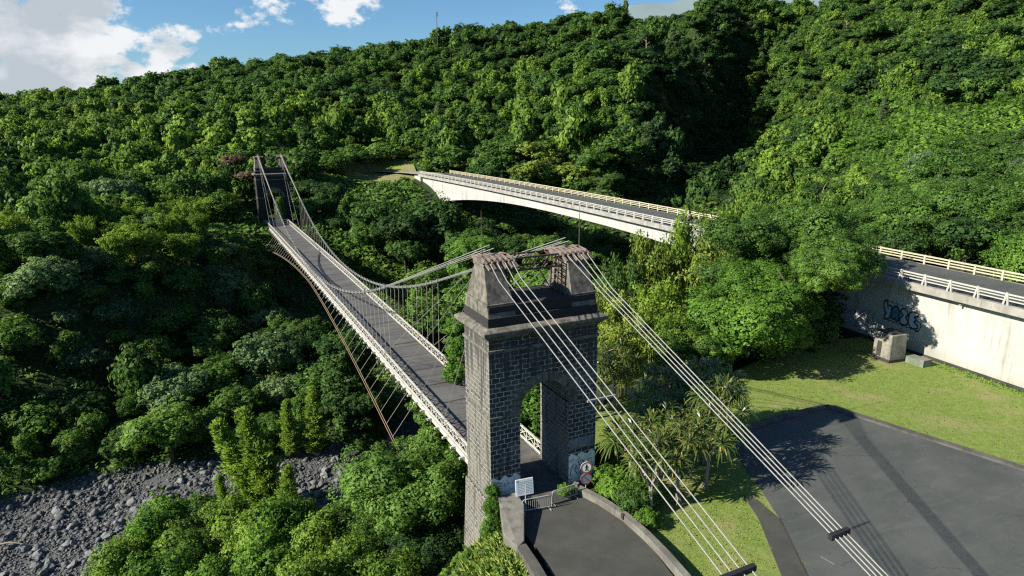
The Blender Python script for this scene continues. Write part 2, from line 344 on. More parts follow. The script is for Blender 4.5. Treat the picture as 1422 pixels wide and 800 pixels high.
class MB:
    """collects shapes for one mesh; box-projected uv in metres"""
    def __init__(s): s.v = []; s.f = []; s.m = []
    def add(s, vs, fs, mi=0):
        b = len(s.v); s.v += [tuple(map(float, v)) for v in vs]
        for f in fs: s.f.append([b + i for i in f]); s.m.append(mi)
        return s
    def box(s, lo, hi, mi=0):
        (a, b, c), (d, e, f) = lo, hi
        return s.add([(a, b, c), (d, b, c), (d, e, c), (a, e, c), (a, b, f), (d, b, f), (d, e, f), (a, e, f)],
                     [(0, 3, 2, 1), (4, 5, 6, 7), (0, 1, 5, 4), (1, 2, 6, 5), (2, 3, 7, 6), (3, 0, 4, 7)], mi)
    def frustum(s, lo, hi, lo2, hi2, z0, z1, mi=0):   # rectangle at z0 to rectangle at z1
        (a, b), (d, e) = lo, hi; (p, q), (r, u) = lo2, hi2
        return s.add([(a, b, z0), (d, b, z0), (d, e, z0), (a, e, z0), (p, q, z1), (r, q, z1), (r, u, z1), (p, u, z1)],
                     [(0, 3, 2, 1), (4, 5, 6, 7), (0, 1, 5, 4), (1, 2, 6, 5), (2, 3, 7, 6), (3, 0, 4, 7)], mi)
    def bar(s, p, q, w, h=None, mi=0, up=(0, 0, 1)):
        h = h or w; p = Vector(p); q = Vector(q); d = (q - p).normalized(); up = Vector(up)
        sd = d.cross(up)
        if sd.length < 1e-3: sd = d.cross(Vector((1, 0, 0)))
        sd.normalize(); u = sd.cross(d)
        c = [sd * (w / 2 * i) + u * (h / 2 * j) for i, j in ((-1, -1), (1, -1), (1, 1), (-1, 1))]
        return s.add([p + k for k in c] + [q + k for k in c], [(0, 1, 2, 3), (7, 6, 5, 4), (0, 4, 5, 1), (1, 5, 6, 2), (2, 6, 7, 3), (3, 7, 4, 0)], mi)
    def tube(s, pts, r, n=6, mi=0, cap=True):
        pts = [Vector(p) for p in pts]; rs = r if isinstance(r, (list, tuple)) else [r] * len(pts); vs = []; fs = []
        prev = None
        for i, p in enumerate(pts):
            d = (pts[min(i + 1, len(pts) - 1)] - pts[max(i - 1, 0)]).normalized()
            a = prev if prev is not None else (Vector((0, 0, 1)) if abs(d.z) < .9 else Vector((1, 0, 0)))
            sd = d.cross(a).normalized(); u = sd.cross(d); prev = u
            for k in range(n):
                an = 2 * math.pi * k / n; vs.append(p + (sd * math.cos(an) + u * math.sin(an)) * rs[i])
        for i in range(len(pts) - 1):
            for k in range(n):
                k2 = (k + 1) % n; fs.append((i * n + k, i * n + k2, (i + 1) * n + k2, (i + 1) * n + k))
        if cap: fs.append(tuple(range(n - 1, -1, -1))); fs.append(tuple((len(pts) - 1) * n + k for k in range(n)))
        return s.add(vs, fs, mi)
    def prism(s, poly, z0, z1, mi=0):    # poly counter-clockwise; z0/z1 numbers or lists
        n = len(poly); a = z0 if isinstance(z0, (list, tuple)) else [z0] * n; b = z1 if isinstance(z1, (list, tuple)) else [z1] * n
        vs = [(x, y, a[i]) for i, (x, y) in enumerate(poly)] + [(x, y, b[i]) for i, (x, y) in enumerate(poly)]
        fs = [tuple(range(n - 1, -1, -1)), tuple(range(n, 2 * n))] + [(i, (i + 1) % n, n + (i + 1) % n, n + i) for i in range(n)]
        return s.add(vs, fs, mi)
    def disc(s, c, nrm, r, th, n=24, mi=0, r0=0.0):
        c = Vector(c); nrm = Vector(nrm).normalized(); a = nrm.cross(Vector((0, 0, 1))).normalized(); b = nrm.cross(a)
        ring = lambda rr, o: [c + nrm * o + (a * math.cos(2 * math.pi * k / n) + b * math.sin(2 * math.pi * k / n)) * rr for k in range(n)]
        if r0 <= 0:
            return s.add(ring(r, 0) + ring(r, th), [tuple(range(n - 1, -1, -1)), tuple(range(n, 2 * n))] + [(k, (k + 1) % n, n + (k + 1) % n, n + k) for k in range(n)], mi)
        vs = ring(r, 0) + ring(r, th) + ring(r0, th) + ring(r0, 0); fs = []
        for j in range(4):
            for k in range(n): k2 = (k + 1) % n; j2 = (j + 1) % 4; fs.append((j * n + k, j * n + k2, j2 * n + k2, j2 * n + k))
        return s.add(vs, fs, mi)
    def mesh(s, name, mats, smooth=False):
        me = bpy.data.meshes.new(name); me.from_pydata(s.v, [], s.f)
        for mm in (mats if isinstance(mats, (list, tuple)) else [mats]): me.materials.append(mm)
        me.polygons.foreach_set('material_index', s.m)
        if smooth: me.polygons.foreach_set('use_smooth', [True] * len(s.f))
        uvl = me.uv_layers.new(name='UVMap')
        vs = me.vertices
        for p in me.polygons:
            n = p.normal; ax = max(range(3), key=lambda i: abs(n[i]))
            for li in p.loop_indices:
                c = vs[me.loops[li].vertex_index].co
                uvl.data[li].uv = (c.y, c.z) if ax == 0 else ((c.x, c.z) if ax == 1 else (c.x, c.y))
        me.update(); return me
    def build(s, name, mats, parent=None, smooth=False):
        return place(name, s.mesh(name, mats, smooth), parent)
def bevel(o, w=.04, seg=2):
    b = o.modifiers.new('bevel', 'BEVEL'); b.width = w; b.segments = seg; b.limit_method = 'ANGLE'; b.angle_limit = R(40); return o

# ------------------------------------------------------------------ terrain
PTS = []
def P3(*a): PTS.append(a)
# near bank plateau (behind and under the car park)
for x, y in ((3, -20), (3, -60), (12, -10), (12, 4), (12, -40), (26, -10), (26, 8), (26, -40), (42, -10), (42, 8), (42, -40), (50, 8), (50, -8), (50, -40), (50, -80), (12, -80), (20, 4), (34, 2), (4, -2), (4, -8)): P3(x, y, -.5)
for x, y, z in ((66, -10, 5.5), (66, 12, 5), (66, -40, 6), (66, -80, 6), (85, -20, 7), (85, 20, 4), (110, 0, 12), (120, -40, 20), (10, 16, -2.5), (26, 20, -2), (40, 21, -3), (52, 24, -6), (66, 30, -4),
                (9, 26, -10), (24, 31, -12), (40, 34, -13), (55, 40, -15), (3, 16, -12), (2, 8, -9), (2, 26, -17), (10, 35, -19), (30, 42, -20), (50, 50, -20),
                (-1.0, -1.5, -.3), (-1.25, -4, -.3), (-1.35, -6.5, -.35), (-1.8, -9, -.4), (-2.5, -14, -.6), (-1.9, -2.5, -1.2), (-2.6, -5, -2.6), (-3.4, -10, -2.8), (-3.6, -25, -1.5), (-2, -60, -2), (-5.5, -4, -6), (-6, -15, -6), (-8, -30, -7), (-3, 4, -9), (-8, 2, -10), (-9, 10, -14), (-18, 6, -13), (-15, 16, -17),
                (-28, 12, -16), (-26, 22, -19), (-14, 26, -20.5), (-4, 22, -18), (-45, 20, -18), (-60, 10, -16), (-30, -10, -12), (-60, -30, -10), (-4, 32, -20.5), (-100, 20, -18), (-30, -60, -8), (-100, -60, -8)): P3(x, y, z)
# river bed
for x, y, z in ((-120, 50, -22.5), (-90, 48, -22.4), (-60, 40, -22.3), (-60, 53, -22.2), (-40, 36, -22), (-40, 48, -22.3), (-40, 56, -22), (-25, 38, -22), (-25, 56, -22), (-10, 40, -22), (-10, 50, -22), (5, 43, -22), (5, 52, -22),
                (22, 50, -22), (22, 58, -22), (40, 57, -22), (40, 66, -22), (60, 66, -21.5), (75, 78, -21), (100, 100, -20), (130, 135, -17), (158, 172, -12), (176, 200, -8), (196, 230, -2), (212, 262, 8), (228, 300, 24)): P3(x, y, z)
# far bank foot, cliff and plateau edge
for x, y, z in ((-90, 68, -17), (-60, 61, -18.5), (-42, 63, -18.8), (-20, 65, -18.5), (0, 62, -18.5), (20, 68, -18.5), (40, 78, -18.5), (60, 92, -18.5),
                (-90, 82, -8), (-90, 98, -1), (-62, 80, -9), (-62, 92, -1), (-60, 112, 2), (-45, 78, -12), (-42, 88, -1.5), (-29, 80, -15.5), (-34, 89, -2), (-14, 92, -15.5), (-20, 101, -2), (-2, 107, -15.5), (-8, 116, -2), (5, 119, -14), (-1, 128, -2), (-22, 72, -17), (-8, 80, -17), (-20, 112, 0), (-36, 104, 1), (-10, 128, 0), (4, 95, -17.5), (4, 135, -3), (4, 142, -.6), (9, 142, -1),
                (20, 98, -17.5), (22, 122, -10), (22, 140, -2), (40, 104, -17.5), (40, 132, -9), (38, 154, 0), (58, 120, -18), (60, 146, -10), (58, 168, 3.5), (54, 182, 6.2), (66, 182, 6.2), (75, 125, -16), (75, 150, -6), (74, 175, 5), (90, 130, -12), (95, 150, -4), (95, 175, 5), (85, 185, 6.5),
                (110, 140, -8), (120, 165, 2), (45, 185, 4.6), (40, 200, 5), (46, 212, 5.6), (30, 196, 4), (52, 196, 6.4), (58, 200, 6.6), (20, 168, 2), (4, 150, -.4), (4, 170, 1.5), (-20, 140, 0), (-20, 165, 3), (-60, 150, 3), (-90, 140, 3), (-120, 100, -2)): P3(x, y, z)
# wooded hill: (u, v) of the canopy at ground distance t, ground a tree's height below
HILL = {-150: ((250, 215), (205, 260), (175, 330), (150, 430)), 0: ((248, 205), (200, 255), (165, 330), (140, 430), (131, 470)), 150: ((245, 215), (200, 260), (160, 330), (128, 420), (118, 455)),
        300: ((215, 225), (185, 255), (140, 320), (100, 400), (86, 430)), 450: ((215, 225), (180, 255), (130, 310), (85, 375), (69, 400)), 600: ((222, 232), (190, 255), (140, 300), (85, 350), (47, 380)),
        750: ((232, 215), (190, 240), (130, 285), (70, 330), (27, 362)), 860: ((250, 190), (200, 215), (130, 255), (60, 300), (8, 332)),         1000: ((200, 335), (130, 365), (60, 400), (-5, 430)), 1045: ((215, 335), (150, 368), (70, 398), (0, 425)), 1100: ((262, 215), (190, 290), (120, 335), (50, 368), (-10, 405)),
        1170: ((255, 175), (190, 230), (120, 290), (45, 335), (-15, 380)), 1270: ((240, 150), (170, 205), (110, 255), (40, 305), (-20, 350)), 1400: ((250, 135), (180, 175), (115, 220), (40, 275), (-30, 330)), 1560: ((250, 130), (180, 170), (100, 220), (20, 275), (-50, 330))}
for u, row in HILL.items():
    for v, tt in row: q = at_t(u, v, tt); P3(q[0], q[1], q[2] - (7.0 if v > 90 or u > 500 else 8.5) - (1.5 if u in (300, 450) and v < 105 else 0))
    q = at_t(u, row[-1][0], row[-1][1]); d = (q[:2] - EYE[:2]); d = d / np.linalg.norm(d)
    for k, dz in ((45, 1.5), (110, 4.5), (200, 8)): P3(q[0] + d[0] * k, q[1] + d[1] * k, q[2] - 7 + dz)
for (lx, ly), zb, zt in (((117, 133), 1, 13), ((133, 147), 1, 18), ((148, 162), 2, 26), ((164, 176), 3, 38), ((180, 191), 5, 51), ((200, 206), 8, 64), ((220, 222), 14, 75), ((245, 241), 24, 82), ((265, 258), 34, 86)):
    P3(lx + .677 * 13, ly - .736 * 13, zb); P3(lx - .677 * 13, ly + .736 * 13, zt); P3(lx + .677 * 26, ly - .736 * 26, zb - 2)
PT = np.array(PTS, float)
_D = np.sqrt(np.linalg.norm(PT[:, None, :2] - PT[None, :, :2], axis=2) ** 2 + 12.0)
_mz = PT[:, 2].mean(); _Wt = np.linalg.solve(_D - np.eye(len(PT)) * .9, PT[:, 2] - _mz)
XR, YR = (-230., 430.), (-90., 520.)
def fbm(x, y, s):
    return (np.sin(x * s + 1.3 * np.sin(y * s * .7)) + np.sin(y * s * 1.1 + 1.7 * np.sin(x * s * .6 + 2)) + .5 * np.sin(x * s * 2.3 + y * s * 1.9) + .5 * np.sin(x * s * 1.7 - y * s * 2.6 + 1)) / 3
def height(x, y):
    x = np.atleast_1d(np.asarray(x, float)); y = np.atleast_1d(np.asarray(y, float))
    xc, yc = np.clip(x, *XR), np.clip(y, *YR); out = np.zeros(len(x))
    for i in range(0, len(x), 20000):
        d = np.sqrt((xc[i:i + 20000, None] - PT[None, :, 0]) ** 2 + (yc[i:i + 20000, None] - PT[None, :, 1]) ** 2 + 12.0); out[i:i + 20000] = d @ _Wt + _mz
    # level ground of the near bank
    flat = np.clip((xc - 1.0) / 1.2, 0, 1) * np.clip((14 - yc) / 5, 0, 1) * np.clip((51.6 + .075 * yc - .00036 * yc ** 2 + 2.5 - xc) / 1.0, 0, 1)
    flat = np.where((xc < 9), flat * np.clip((2.5 - yc) / 2.5, 0, 1), flat)
    out = out * (1 - flat) - .42 * flat
    # gully cut for the road bed and the level far bridge end are kept below their surfaces
    xe = 51.6 + .075 * yc - .00036 * yc ** 2
    road = np.clip((xc - xe + 3) / 3, 0, 1) * np.clip((xe + 14 - xc) / 3, 0, 1)
    out = np.where((yc > -90) & (yc < 24) & (flat < .01), out * (1 - road) + np.minimum(out, 3.0) * road, out)
    rl = np.interp(yc, [-40, -20, -12, -8.5, -6, -1], [-3, -1.6, -.6, .1, .4, .6]); out = np.where((yc < -.5) & (yc > -60) & (xc > rl - .5) & (xc < 8), np.minimum(out, -.55), out)
    bed = np.clip(1 - np.abs(out + 22) / 2.0, 0, 1)
    out = out + bed * .35 * fbm(x, y, .55)
    return out
xs = np.concatenate([[-5000, -3000, -1500, -600], np.arange(XR[0], -70, 6), np.arange(-70, 76, 1.6), np.arange(76, XR[1], 5), [700, 1600, 3000, 5000]])
ys = np.concatenate([[-3000, -1500, -600], np.arange(YR[0], -30, 6), np.arange(-30, 80, 1.6), np.arange(80, 200, 3), np.arange(200, YR[1], 5), [800, 2000, 4000, 9000]])
GX, GY = np.meshgrid(xs, ys); gz = height(GX.ravel(), GY.ravel())
me = bpy.data.meshes.new('terrain'); nx, ny = len(xs), len(ys)
vco = np.stack([GX.ravel(), GY.ravel(), gz], 1)
ii = np.arange((nx - 1) * (ny - 1)); r_, c_ = ii // (nx - 1), ii % (nx - 1); a0 = r_ * nx + c_
def np_mesh(name, v, q, mats, smooth=False):
    me = bpy.data.meshes.new(name); cn_ = np.ascontiguousarray(v[:, 3:6], np.float32) if v.shape[1] == 6 else None; v = v[:, :3]; v = np.ascontiguousarray(v, np.float32); q = np.ascontiguousarray(q, np.int32); k = q.shape[1]
    me.vertices.add(len(v)); me.vertices.foreach_set('co', v.ravel())
    me.loops.add(q.size); me.loops.foreach_set('vertex_index', q.ravel())
    me.polygons.add(len(q)); me.polygons.foreach_set('loop_start', np.arange(0, q.size, k, dtype=np.int32))
    if smooth: me.polygons.foreach_set('use_smooth', np.ones(len(q), bool))
    for mm in (mats if isinstance(mats, (list, tuple)) else [mats]): me.materials.append(mm)
    me.update(calc_edges=True)
    if cn_ is not None: me.attributes.new('cn', 'FLOAT_VECTOR', 'POINT').data.foreach_set('vector', cn_.ravel())
    return me
tag(place('terrain', np_mesh('terrain', vco, np.stack([a0, a0 + 1, a0 + nx + 1, a0 + nx], 1), M_TERR, True)), kind='structure')

# distant slope of the volcano above the ridge
vs = []; n = 40
for j in range(12):
    for i in range(n):
        az = R(16 + i * 1.6); dist = 3000 + j * 420
        dg = math.degrees(az); e = 8.15 + .16 * max(0, dg - 29.5) - 1.3 * max(0, 29.5 - dg) + .12 * math.sin(i * 1.7)
        e0 = math.tan(R(e)) * 7200; ramp = j / 11
        z = 60 + (e0 - 60) * ramp ** 1.3 + 60 * math.sin(i * 1.3 + j) * ramp * .3
        vs.append((EYE[0] + dist * math.sin(az), EYE[1] + dist * math.cos(az), z))
q = [(j * n + i, j * n + i + 1, (j + 1) * n + i + 1, (j + 1) * n + i) for j in range(11) for i in range(n - 1)]
tag(place('distant_mountain', np_mesh('distant_mountain', np.array(vs), np.array(q), M_FAR, True)), kind='structure')

# ------------------------------------------------------------------ ground surfaces of the near bank
def sheet(name, poly, z, m, kind='structure', th=.12):
    o = MB().prism(poly, z - th, z).build(name, m); tag(o, kind=kind); return o
lawn_poly = [(6.6, -12.2), (7.3, -9), (7.5, -5), (8.3, -1), (9, 4), (10.5, 8.5), (15, 10.5), (22, 11.5), (30, 11), (38, 13), (45, 14.5), (53.6, 13), (53.2, 8), (52.9, 4), (52.4, -4), (51.8, -12), (48.2, -58), (8, -60), (5, -30)]
sheet('lawn', lawn_poly, -.32, M_LAWN, th=.3)
park = [(16.05, -9.3), (18.2, -5), (19.8, -1.5), (20.6, .7), (26, 1.15), (32.9, 1.0), (33.6, -1.45), (34.4, -4.9), (35.3, -8.4), (36.4, -13), (38.2, -25), (40, -58), (6, -58), (9.0, -28), (10.6, -19), (13.1, -14.05)]
sheet('car_park', park, -.275, M_ASPH, th=.1)
pave = [(14.85, -8.7), (16.0, -6.2), (16.4, -7), (15.98, -9.3), (13.03, -14.05), (10.52, -19), (8.9, -28), (5.9, -58), (4.4, -58), (7.3, -28), (9.2, -18.5), (11.8, -13.4)]
sheet('pavement', pave, -.262, M_ASPH2, th=.12)
j = [(16.05, -9.3), (13.1, -14.05), (10.6, -19), (9.0, -28)]
k = MB()
for a, b in zip(j, j[1:]): k.bar((a[0], a[1], -.275), (b[0], b[1], -.275), .10, .03)
tag(k.build('pavement_joint', M_BASE), kind='structure')
kerb_line = [(20.4, .9), (26, 1.35), (33.05, 1.25), (33.85, -1.4), (34.65, -4.85), (35.55, -8.35), (36.65, -13), (38.45, -25), (40.3, -58)]
k = MB()
for a, b in zip(kerb_line, kerb_line[1:]):
    k.bar((a[0], a[1], -.24), (b[0], b[1], -.24), .62, .28)
tag(k.build('kerb', M_CONCD), kind='structure')
road = [(1.5, -.6), (.55, -3.6), (.45, -6), (.1, -8.5), (-.6, -12), (-1.6, -20), (-3, -40), (5.0, -40), (5.4, -20), (5.9, -12.2), (6.5, -9), (6.75, -6), (6.7, -4), (6.2, -2.2), (5.6, -.6)]
road = road[::-1]
sheet('approach_road', road[::-1], 0.0, M_ASPH2, th=.7)
sheet('passage_paving', [(2.22, -.6), (5.78, -.6), (5.78, 4.6), (2.22, 4.6)], .004, M_CONCD, th=.5)
lp = [(6.95, -12.4), (9.6, -12.9), (10.2, -14.5), (8.6, -16.5), (6.6, -15)]
sheet('concrete_apron', lp[::-1], -.27, M_ASPH2, th=.1)

q0, q1 = at_z(1140, 773, -.27), at_z(1159, 784, -.27)
tag(MB().bar((q0[0], q0[1], -.2745), (q1[0], q1[1], -.2745), .05, .006).build('painted_mark', M_SLAB), kind='structure')
def litter(n, area, z, m, seed, size):
    g = np.random.default_rng(seed); V = []; x = g.uniform(area[0], area[1], n); y = g.uniform(area[2], area[3], n)
    p_ = np.stack([x, y, np.full(n, z)], 1); a = g.uniform(0, 6.28, n); d1 = np.stack([np.cos(a), np.sin(a), g.uniform(-.2, .3, n)], 1); d2 = np.stack([-np.sin(a), np.cos(a), g.uniform(-.2, .3, n)], 1); s_ = (size * g.uniform(.5, 1.4, n))[:, None]
    v = np.stack([p_ - d1 * s_, p_ + d2 * s_ * .6, p_ + d1 * s_, p_ - d2 * s_ * .6], 1).reshape(-1, 3)
    return v
lv = np.concatenate([litter(260, (20, 51, -30, 10), -.29, None, 31, .09), litter(160, (14, 37, -22, 1), -.255, None, 32, .05), litter(60, (.8, 6.2, -12, -1), .02, None, 33, .05)])
tag(place('fallen_leaves', np_mesh('fallen_leaves', np.concatenate([lv, np.tile([[0, 0, 1.0]], (len(lv), 1))], 1), np.arange(len(lv)).reshape(-1, 4), L_DRY)), kind='stuff')
# low walls beside the approach road
w = MB().prism([(-.95, -3.9), (-.75, -5.4), (-.08, -4.95), (1.38, -2.05), (1.45, -.75), (.2, -.65), (-.2, -1.8)], -1.8, [.46, .42, .44, .83, .95, .98, .8])
o = bevel(w.build('wing_wall', M_CONC), .05); tag(o, 'wide grey concrete wing wall with sloping top in front of the left gate pier', 'wall')
w = MB(); pl = [(-.08, -5.2), (-.2, -7), (-.45, -9), (-1.0, -12), (-1.9, -18), (-3.4, -34)]
for a, b in zip(pl, pl[1:]):
    w.bar((a[0] - .35, a[1], -.35), (b[0] - .35, b[1], -.35), .62, 1.5)
o = w.build('low_wall', M_CONCD); tag(o, 'dark low concrete wall along the left edge of the approach road above the grassy bank', 'wall')
w = MB(); pr = [(5.8, -1.0), (6.5, -3.2), (6.85, -5.4), (6.85, -7.6), (6.7, -9.6), (6.35, -12.1)]
for a, b in zip(pr, pr[1:]): w.bar((a[0], a[1], -.1), (b[0], b[1], -.1), .42, 1.15)
o = w.build('low_wall', M_CONC)
MB().bar((5.7, -.92, .53), (5.92, -1.2, .53), .44, .12).build('end_cap', M_CONC, o)
MB().box((6.56, -5.55, .2), (6.7, -5.3, .52)).build('drain_notch', M_BASE, o)
tag(o, 'curved pale grey stone wall between the approach road and the pandanus lawn', 'wall')
# ------------------------------------------------------------------ stone bridge towers
TD = 4.1
def arch_body(mb, mi=0, z0=0.0, z1=10.6, W=8.0, xl=2.15, xr=5.85, spring=6.2, D=TD):
    r = (xr - xl) / 2; cx = (xl + xr) / 2; n = 14
    arc = [(cx - r * math.cos(math.pi * k / n), spring + r * math.sin(math.pi * k / n)) for k in range(n + 1)]
    for y, flip in ((0, 0), (D, 1)):
        fs = []
        vs = [(0, y, z0), (xl, y, z0), (xl, y, spring), (0, y, spring), (xr, y, z0), (W, y, z0), (W, y, spring), (xr, y, spring)]
        quads = [(0, 1, 2, 3), (4, 5, 6, 7)]
        b = len(vs); vs += [(x, y, z) for x, z in arc] + [(0, y, z1)] + [(x, y, z1) for x, z in arc] + [(W, y, z1)]
        m0 = b + n + 1
        quads.append((3, b, m0 + 1, m0)); quads.append((b + n, 6, m0 + n + 2, m0 + n + 1))
        for k in range(n): quads.append((b + k, b + k + 1, m0 + 2 + k, m0 + 1 + k))
        mb.add(vs, [q[::-1] if flip else q for q in quads], mi)
    mb.add([(0, 0, z0), (0, D, z0), (0, D, z1), (0, 0, z1)], [(3, 2, 1, 0)][::-1], mi)
    mb.add([(0, 0, z0), (0, D, z0), (0, D, z1), (0, 0, z1)], [], mi)
    mb.add([(W, 0, z0), (W, D, z0), (W, D, z1), (W, 0, z1)], [(0, 1, 2, 3)], mi)
    prof = [(xl, z0)] + arc + [(xr, z0)]
    vs = [(x, 0, z) for x, z in prof] + [(x, D, z) for x, z in prof]; k = len(prof)
    mb.add(vs, [(i, i + 1, k + i + 1, k + i) for i in range(k - 1)], mi)
    mb.add([(0, 0, z1), (W, 0, z1), (W, D, z1), (0, D, z1)], [(0, 1, 2, 3)], mi)
    return mb

def make_tower(name, loc, rz, label, near):
    T = empty(name, loc, rz, label, 'bridge tower', 'stone towers of the suspension bridge')
    arch_body(MB()).build('masonry', M_STONE if near else M_DSTONE, T)  # darker stone on the far tower paints in the shade of its facade
    ft = MB()   # footing piers below the road, slightly proud
    for x0, x1 in ((-.12, 2.27), (5.73, 8.12)): ft.frustum((x0 - .5, -.6), (x1 + .5, TD + .6), (x0, -.12), (x1, TD + .12), -14, -.02)
    ft.box((2.0, .6, -14), (6.0, TD - .3, -.6))
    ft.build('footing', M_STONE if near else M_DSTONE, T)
    for z, h, o in ((6.03, .16, .07), (10.5, .2, .10)):
        xs_ = ((-o, 2.15 + (0 if z > 9 else 0)), (5.85, 8 + o)) if z < 9 else ((-o, 8 + o),)
        for a, b in xs_: bevel(MB().box((a, -o, z), (b, TD + o, z + h)).build('string_course', M_DRESS, T), .03)
    # voussoir ring
    n = 15; cx, r = 4.0, 1.85
    for y0, y1 in ((-.05, .3), (TD - .3, TD + .05)):
        vr = MB()
        for k in range(n):
            a0, a1 = math.pi * (k + .03) / n, math.pi * (k + .97) / n
            p = [(cx - rr * math.cos(a), 6.2 + rr * math.sin(a)) for rr, a in ((r - .012, a0), (r + .62, a0), (r + .62, a1), (r - .012, a1))]
            vs = [(x, y0, z) for x, z in p] + [(x, y1, z) for x, z in p]
            vr.add(vs, [(0, 1, 2, 3), (7, 6, 5, 4), (0, 4, 5, 1), (1, 5, 6, 2), (2, 6, 7, 3), (3, 7, 4, 0)])
        vr.build('arch_ring', M_DRESS, T)
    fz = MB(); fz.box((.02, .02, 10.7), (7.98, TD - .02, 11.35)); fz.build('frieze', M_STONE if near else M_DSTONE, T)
    cn = MB()
    cn.frustum((-.03, -.03), (8.03, TD + .03), (-.42, -.42), (8.42, TD + .42), 11.35, 11.75)
    cn.frustum((-.5, -.5), (8.5, TD + .5), (-.5, -.5), (8.5, TD + .5), 11.75, 11.98)
    cn.frustum((-.5, -.5), (8.5, TD + .5), (-.1, -.1), (8.1, TD + .1), 11.98, 12.16)
    bevel(cn.build('cornice', M_DRESS, T), .03)
    at = MB(); at.box((.0, .05, 12.1), (8.0, TD - .05, 12.75)); at.box((.12, .18, 12.75), (7.88, TD - .18, 13.45))
    bevel(at.build('attic_wall', M_DSTONE if near else M_DSTONE, T), .03)
    for x0, x1 in ((0.06, 1.95), (6.05, 7.94)):
        pn = MB()
        pn.frustum((x0, .1), (x1, TD - .1), (x0, .28), (x1, TD - .28), 12.7, 13.45)
        pn.frustum((x0 - .04, .24), (x1 + .04, TD - .24), (x0 - .04, .24), (x1 + .04, TD - .24), 13.45, 13.58)
        pn.frustum((x0 + .05, .34), (x1 - .05, TD - .34), (x0 + .28, 1.28), (x1 - .28, TD - 1.28), 13.58, 15.75)
        po = bevel(pn.build('pinnacle', M_DRESS, T), .03)
        bevel(MB().box((x0 + .2, 1.2, 15.75), (x1 - .2, TD - 1.2, 15.93)).build('capstone', M_DRESS, po), .03)
    for x0, x1 in ((.2, 2.35), (5.65, 7.8)):   # saddles: rows of rollers and plates
        sd = MB(); sd.box((x0 + .05, 1.25, 15.94), (x1 - .05, TD - 1.25, 16.06))
        for k in range(6):
            x = x0 + .12 + k * (x1 - x0 - .24) / 5
            sd.box((x - .07, 1.0, 16.06), (x + .07, TD - 1.0, 16.24)); sd.tube([(x, .75, 16.05), (x, 1.2, 16.25), (x, TD / 2, 16.33), (x, TD - 1.2, 16.25), (x, TD - .75, 16.05)], .06, 6)
            sd.bar((x - .02, .85, 16.0), (x + .02, .35, 15.75), .13, .16)
        sd.tube([(x0, .95, 16.12), (x1, .95, 16.12)], .07); sd.tube([(x0, TD - .95, 16.12), (x1, TD - .95, 16.12)], .07); sd.tube([(x0 + .1, .4, 15.72), (x1 + .1, .4, 15.72)], .05)
        sd.build('cable_saddle', M_SADDLE, T)
    tr = MB()   # iron lattice gallery joining the two pinnacles
    for y in (1.35, TD - 1.35):
        for z in (16.1, 15.3): tr.bar((2.1, y, z), (5.9, y, z), .09, .11)
        for k in range(5):
            x = 2.2 + k * .75; tr.bar((x, y, 15.3), (x + .6, y, 16.1), .06); 
    for k in range(6): tr.bar((2.2 + k * .7, 1.35, 16.1), (2.2 + (k + .6) * .7, TD - 1.35, 16.1), .06)
    for x, sx in ((2.0, 1), (6.0, -1)):   # ladder-like brackets on the pinnacle flanks
        for y in (1.3, 1.75, 2.2, 2.65): tr.bar((x + .05 * sx, y, 15.9), (x - .02 * sx + .18 * sx, y, 13.5), .06)
        for k in range(6): tr.bar((x + .1 * sx, 1.25, 13.75 + k * .42), (x + .1 * sx, 2.7, 13.75 + k * .42), .05)
        tr.bar((x + .1 * sx, TD - 1.3, 13.5), (x + 1.3 * sx, TD - 1.3, 15.4), .06)
    tr.build('iron_gallery', M_IRON, T)
    rods = ((.55, 2.05),) if not near else ((.55, 2.05), (7.7, 2.05))
    for x, y in rods: MB().tube([(x, y, 15.9), (x, y, 17.6), (x, y, 19.2)], [.035, .03, .015], 5).build('lightning_rod', M_IRON, T)
    if near:
        def wash(x0, x1, zs, y=-.012):
            wa = MB(); n = 10; vs = []
            top = [zs + .14 * math.sin(k * 1.7 + x0) for k in range(n + 1)]
            vs = [(x0 + (x1 - x0) * k / n, y, .02) for k in range(n + 1)] + [(x0 + (x1 - x0) * k / n, y, top[k]) for k in range(n + 1)]
            vs += [(a, 0.02, c) for a, b, c in vs]; m_ = 2 * (n + 1)
            wa.add(vs, [(k, k + 1, n + 2 + k, n + 1 + k) for k in range(n)] + [(n + 1 + k, n + 2 + k, m_ + n + 2 + k, m_ + n + 1 + k) for k in range(n)])
            wa.build('whitewash_patch', M_WASH, T)
        wash(.0, 2.13, 1.75); wash(5.87, 8.0, 2.1)
        g = MB()
        def scrawl(pts, y=-.03, r=.022): g.tube([(a, y, b) for a, b in pts], r, 4)
        # loose bubble outlines on the whitewashed pier feet
        scrawl([(.25, .5), (.5, .95), (.85, 1.1), (.75, .7), (1.0, .45), (1.35, .6), (1.25, 1.05), (1.0, 1.3), (1.35, 1.45), (1.65, 1.2), (1.55, .7), (1.85, .5)])
        scrawl([(.2, 1.3), (.5, 1.5), (.8, 1.35)]); 
        g.build('graffiti_outline', M_INK, T); g = MB()
        scrawl([(6.0, .55), (6.05, 1.1), (6.3, 1.45), (6.5, 1.15), (6.35, .9), (6.6, .6), (6.85, .75), (6.8, 1.2), (6.6, 1.5), (6.95, 1.6), (7.15, 1.3), (7.05, .9), (6.75, .45)])
        g.build('graffiti_outline', M_INK, T)
        pt = MB()
        pt.box((5.88, -.03, 2.55), (7.9, .02, 3.35))
        pt.build('limewash_stain', concrete('limewash_film', (.10, .115, .13), (.22, .24, .26), (.05, .05, .05), .8, 2.5), T)
    return T
SPAN_Y = 142.4
make_tower('stone_bridge_tower', (0, 0, 0), 0, 'dark basalt gate tower in the foreground with graffiti on its whitewashed pier feet', True)
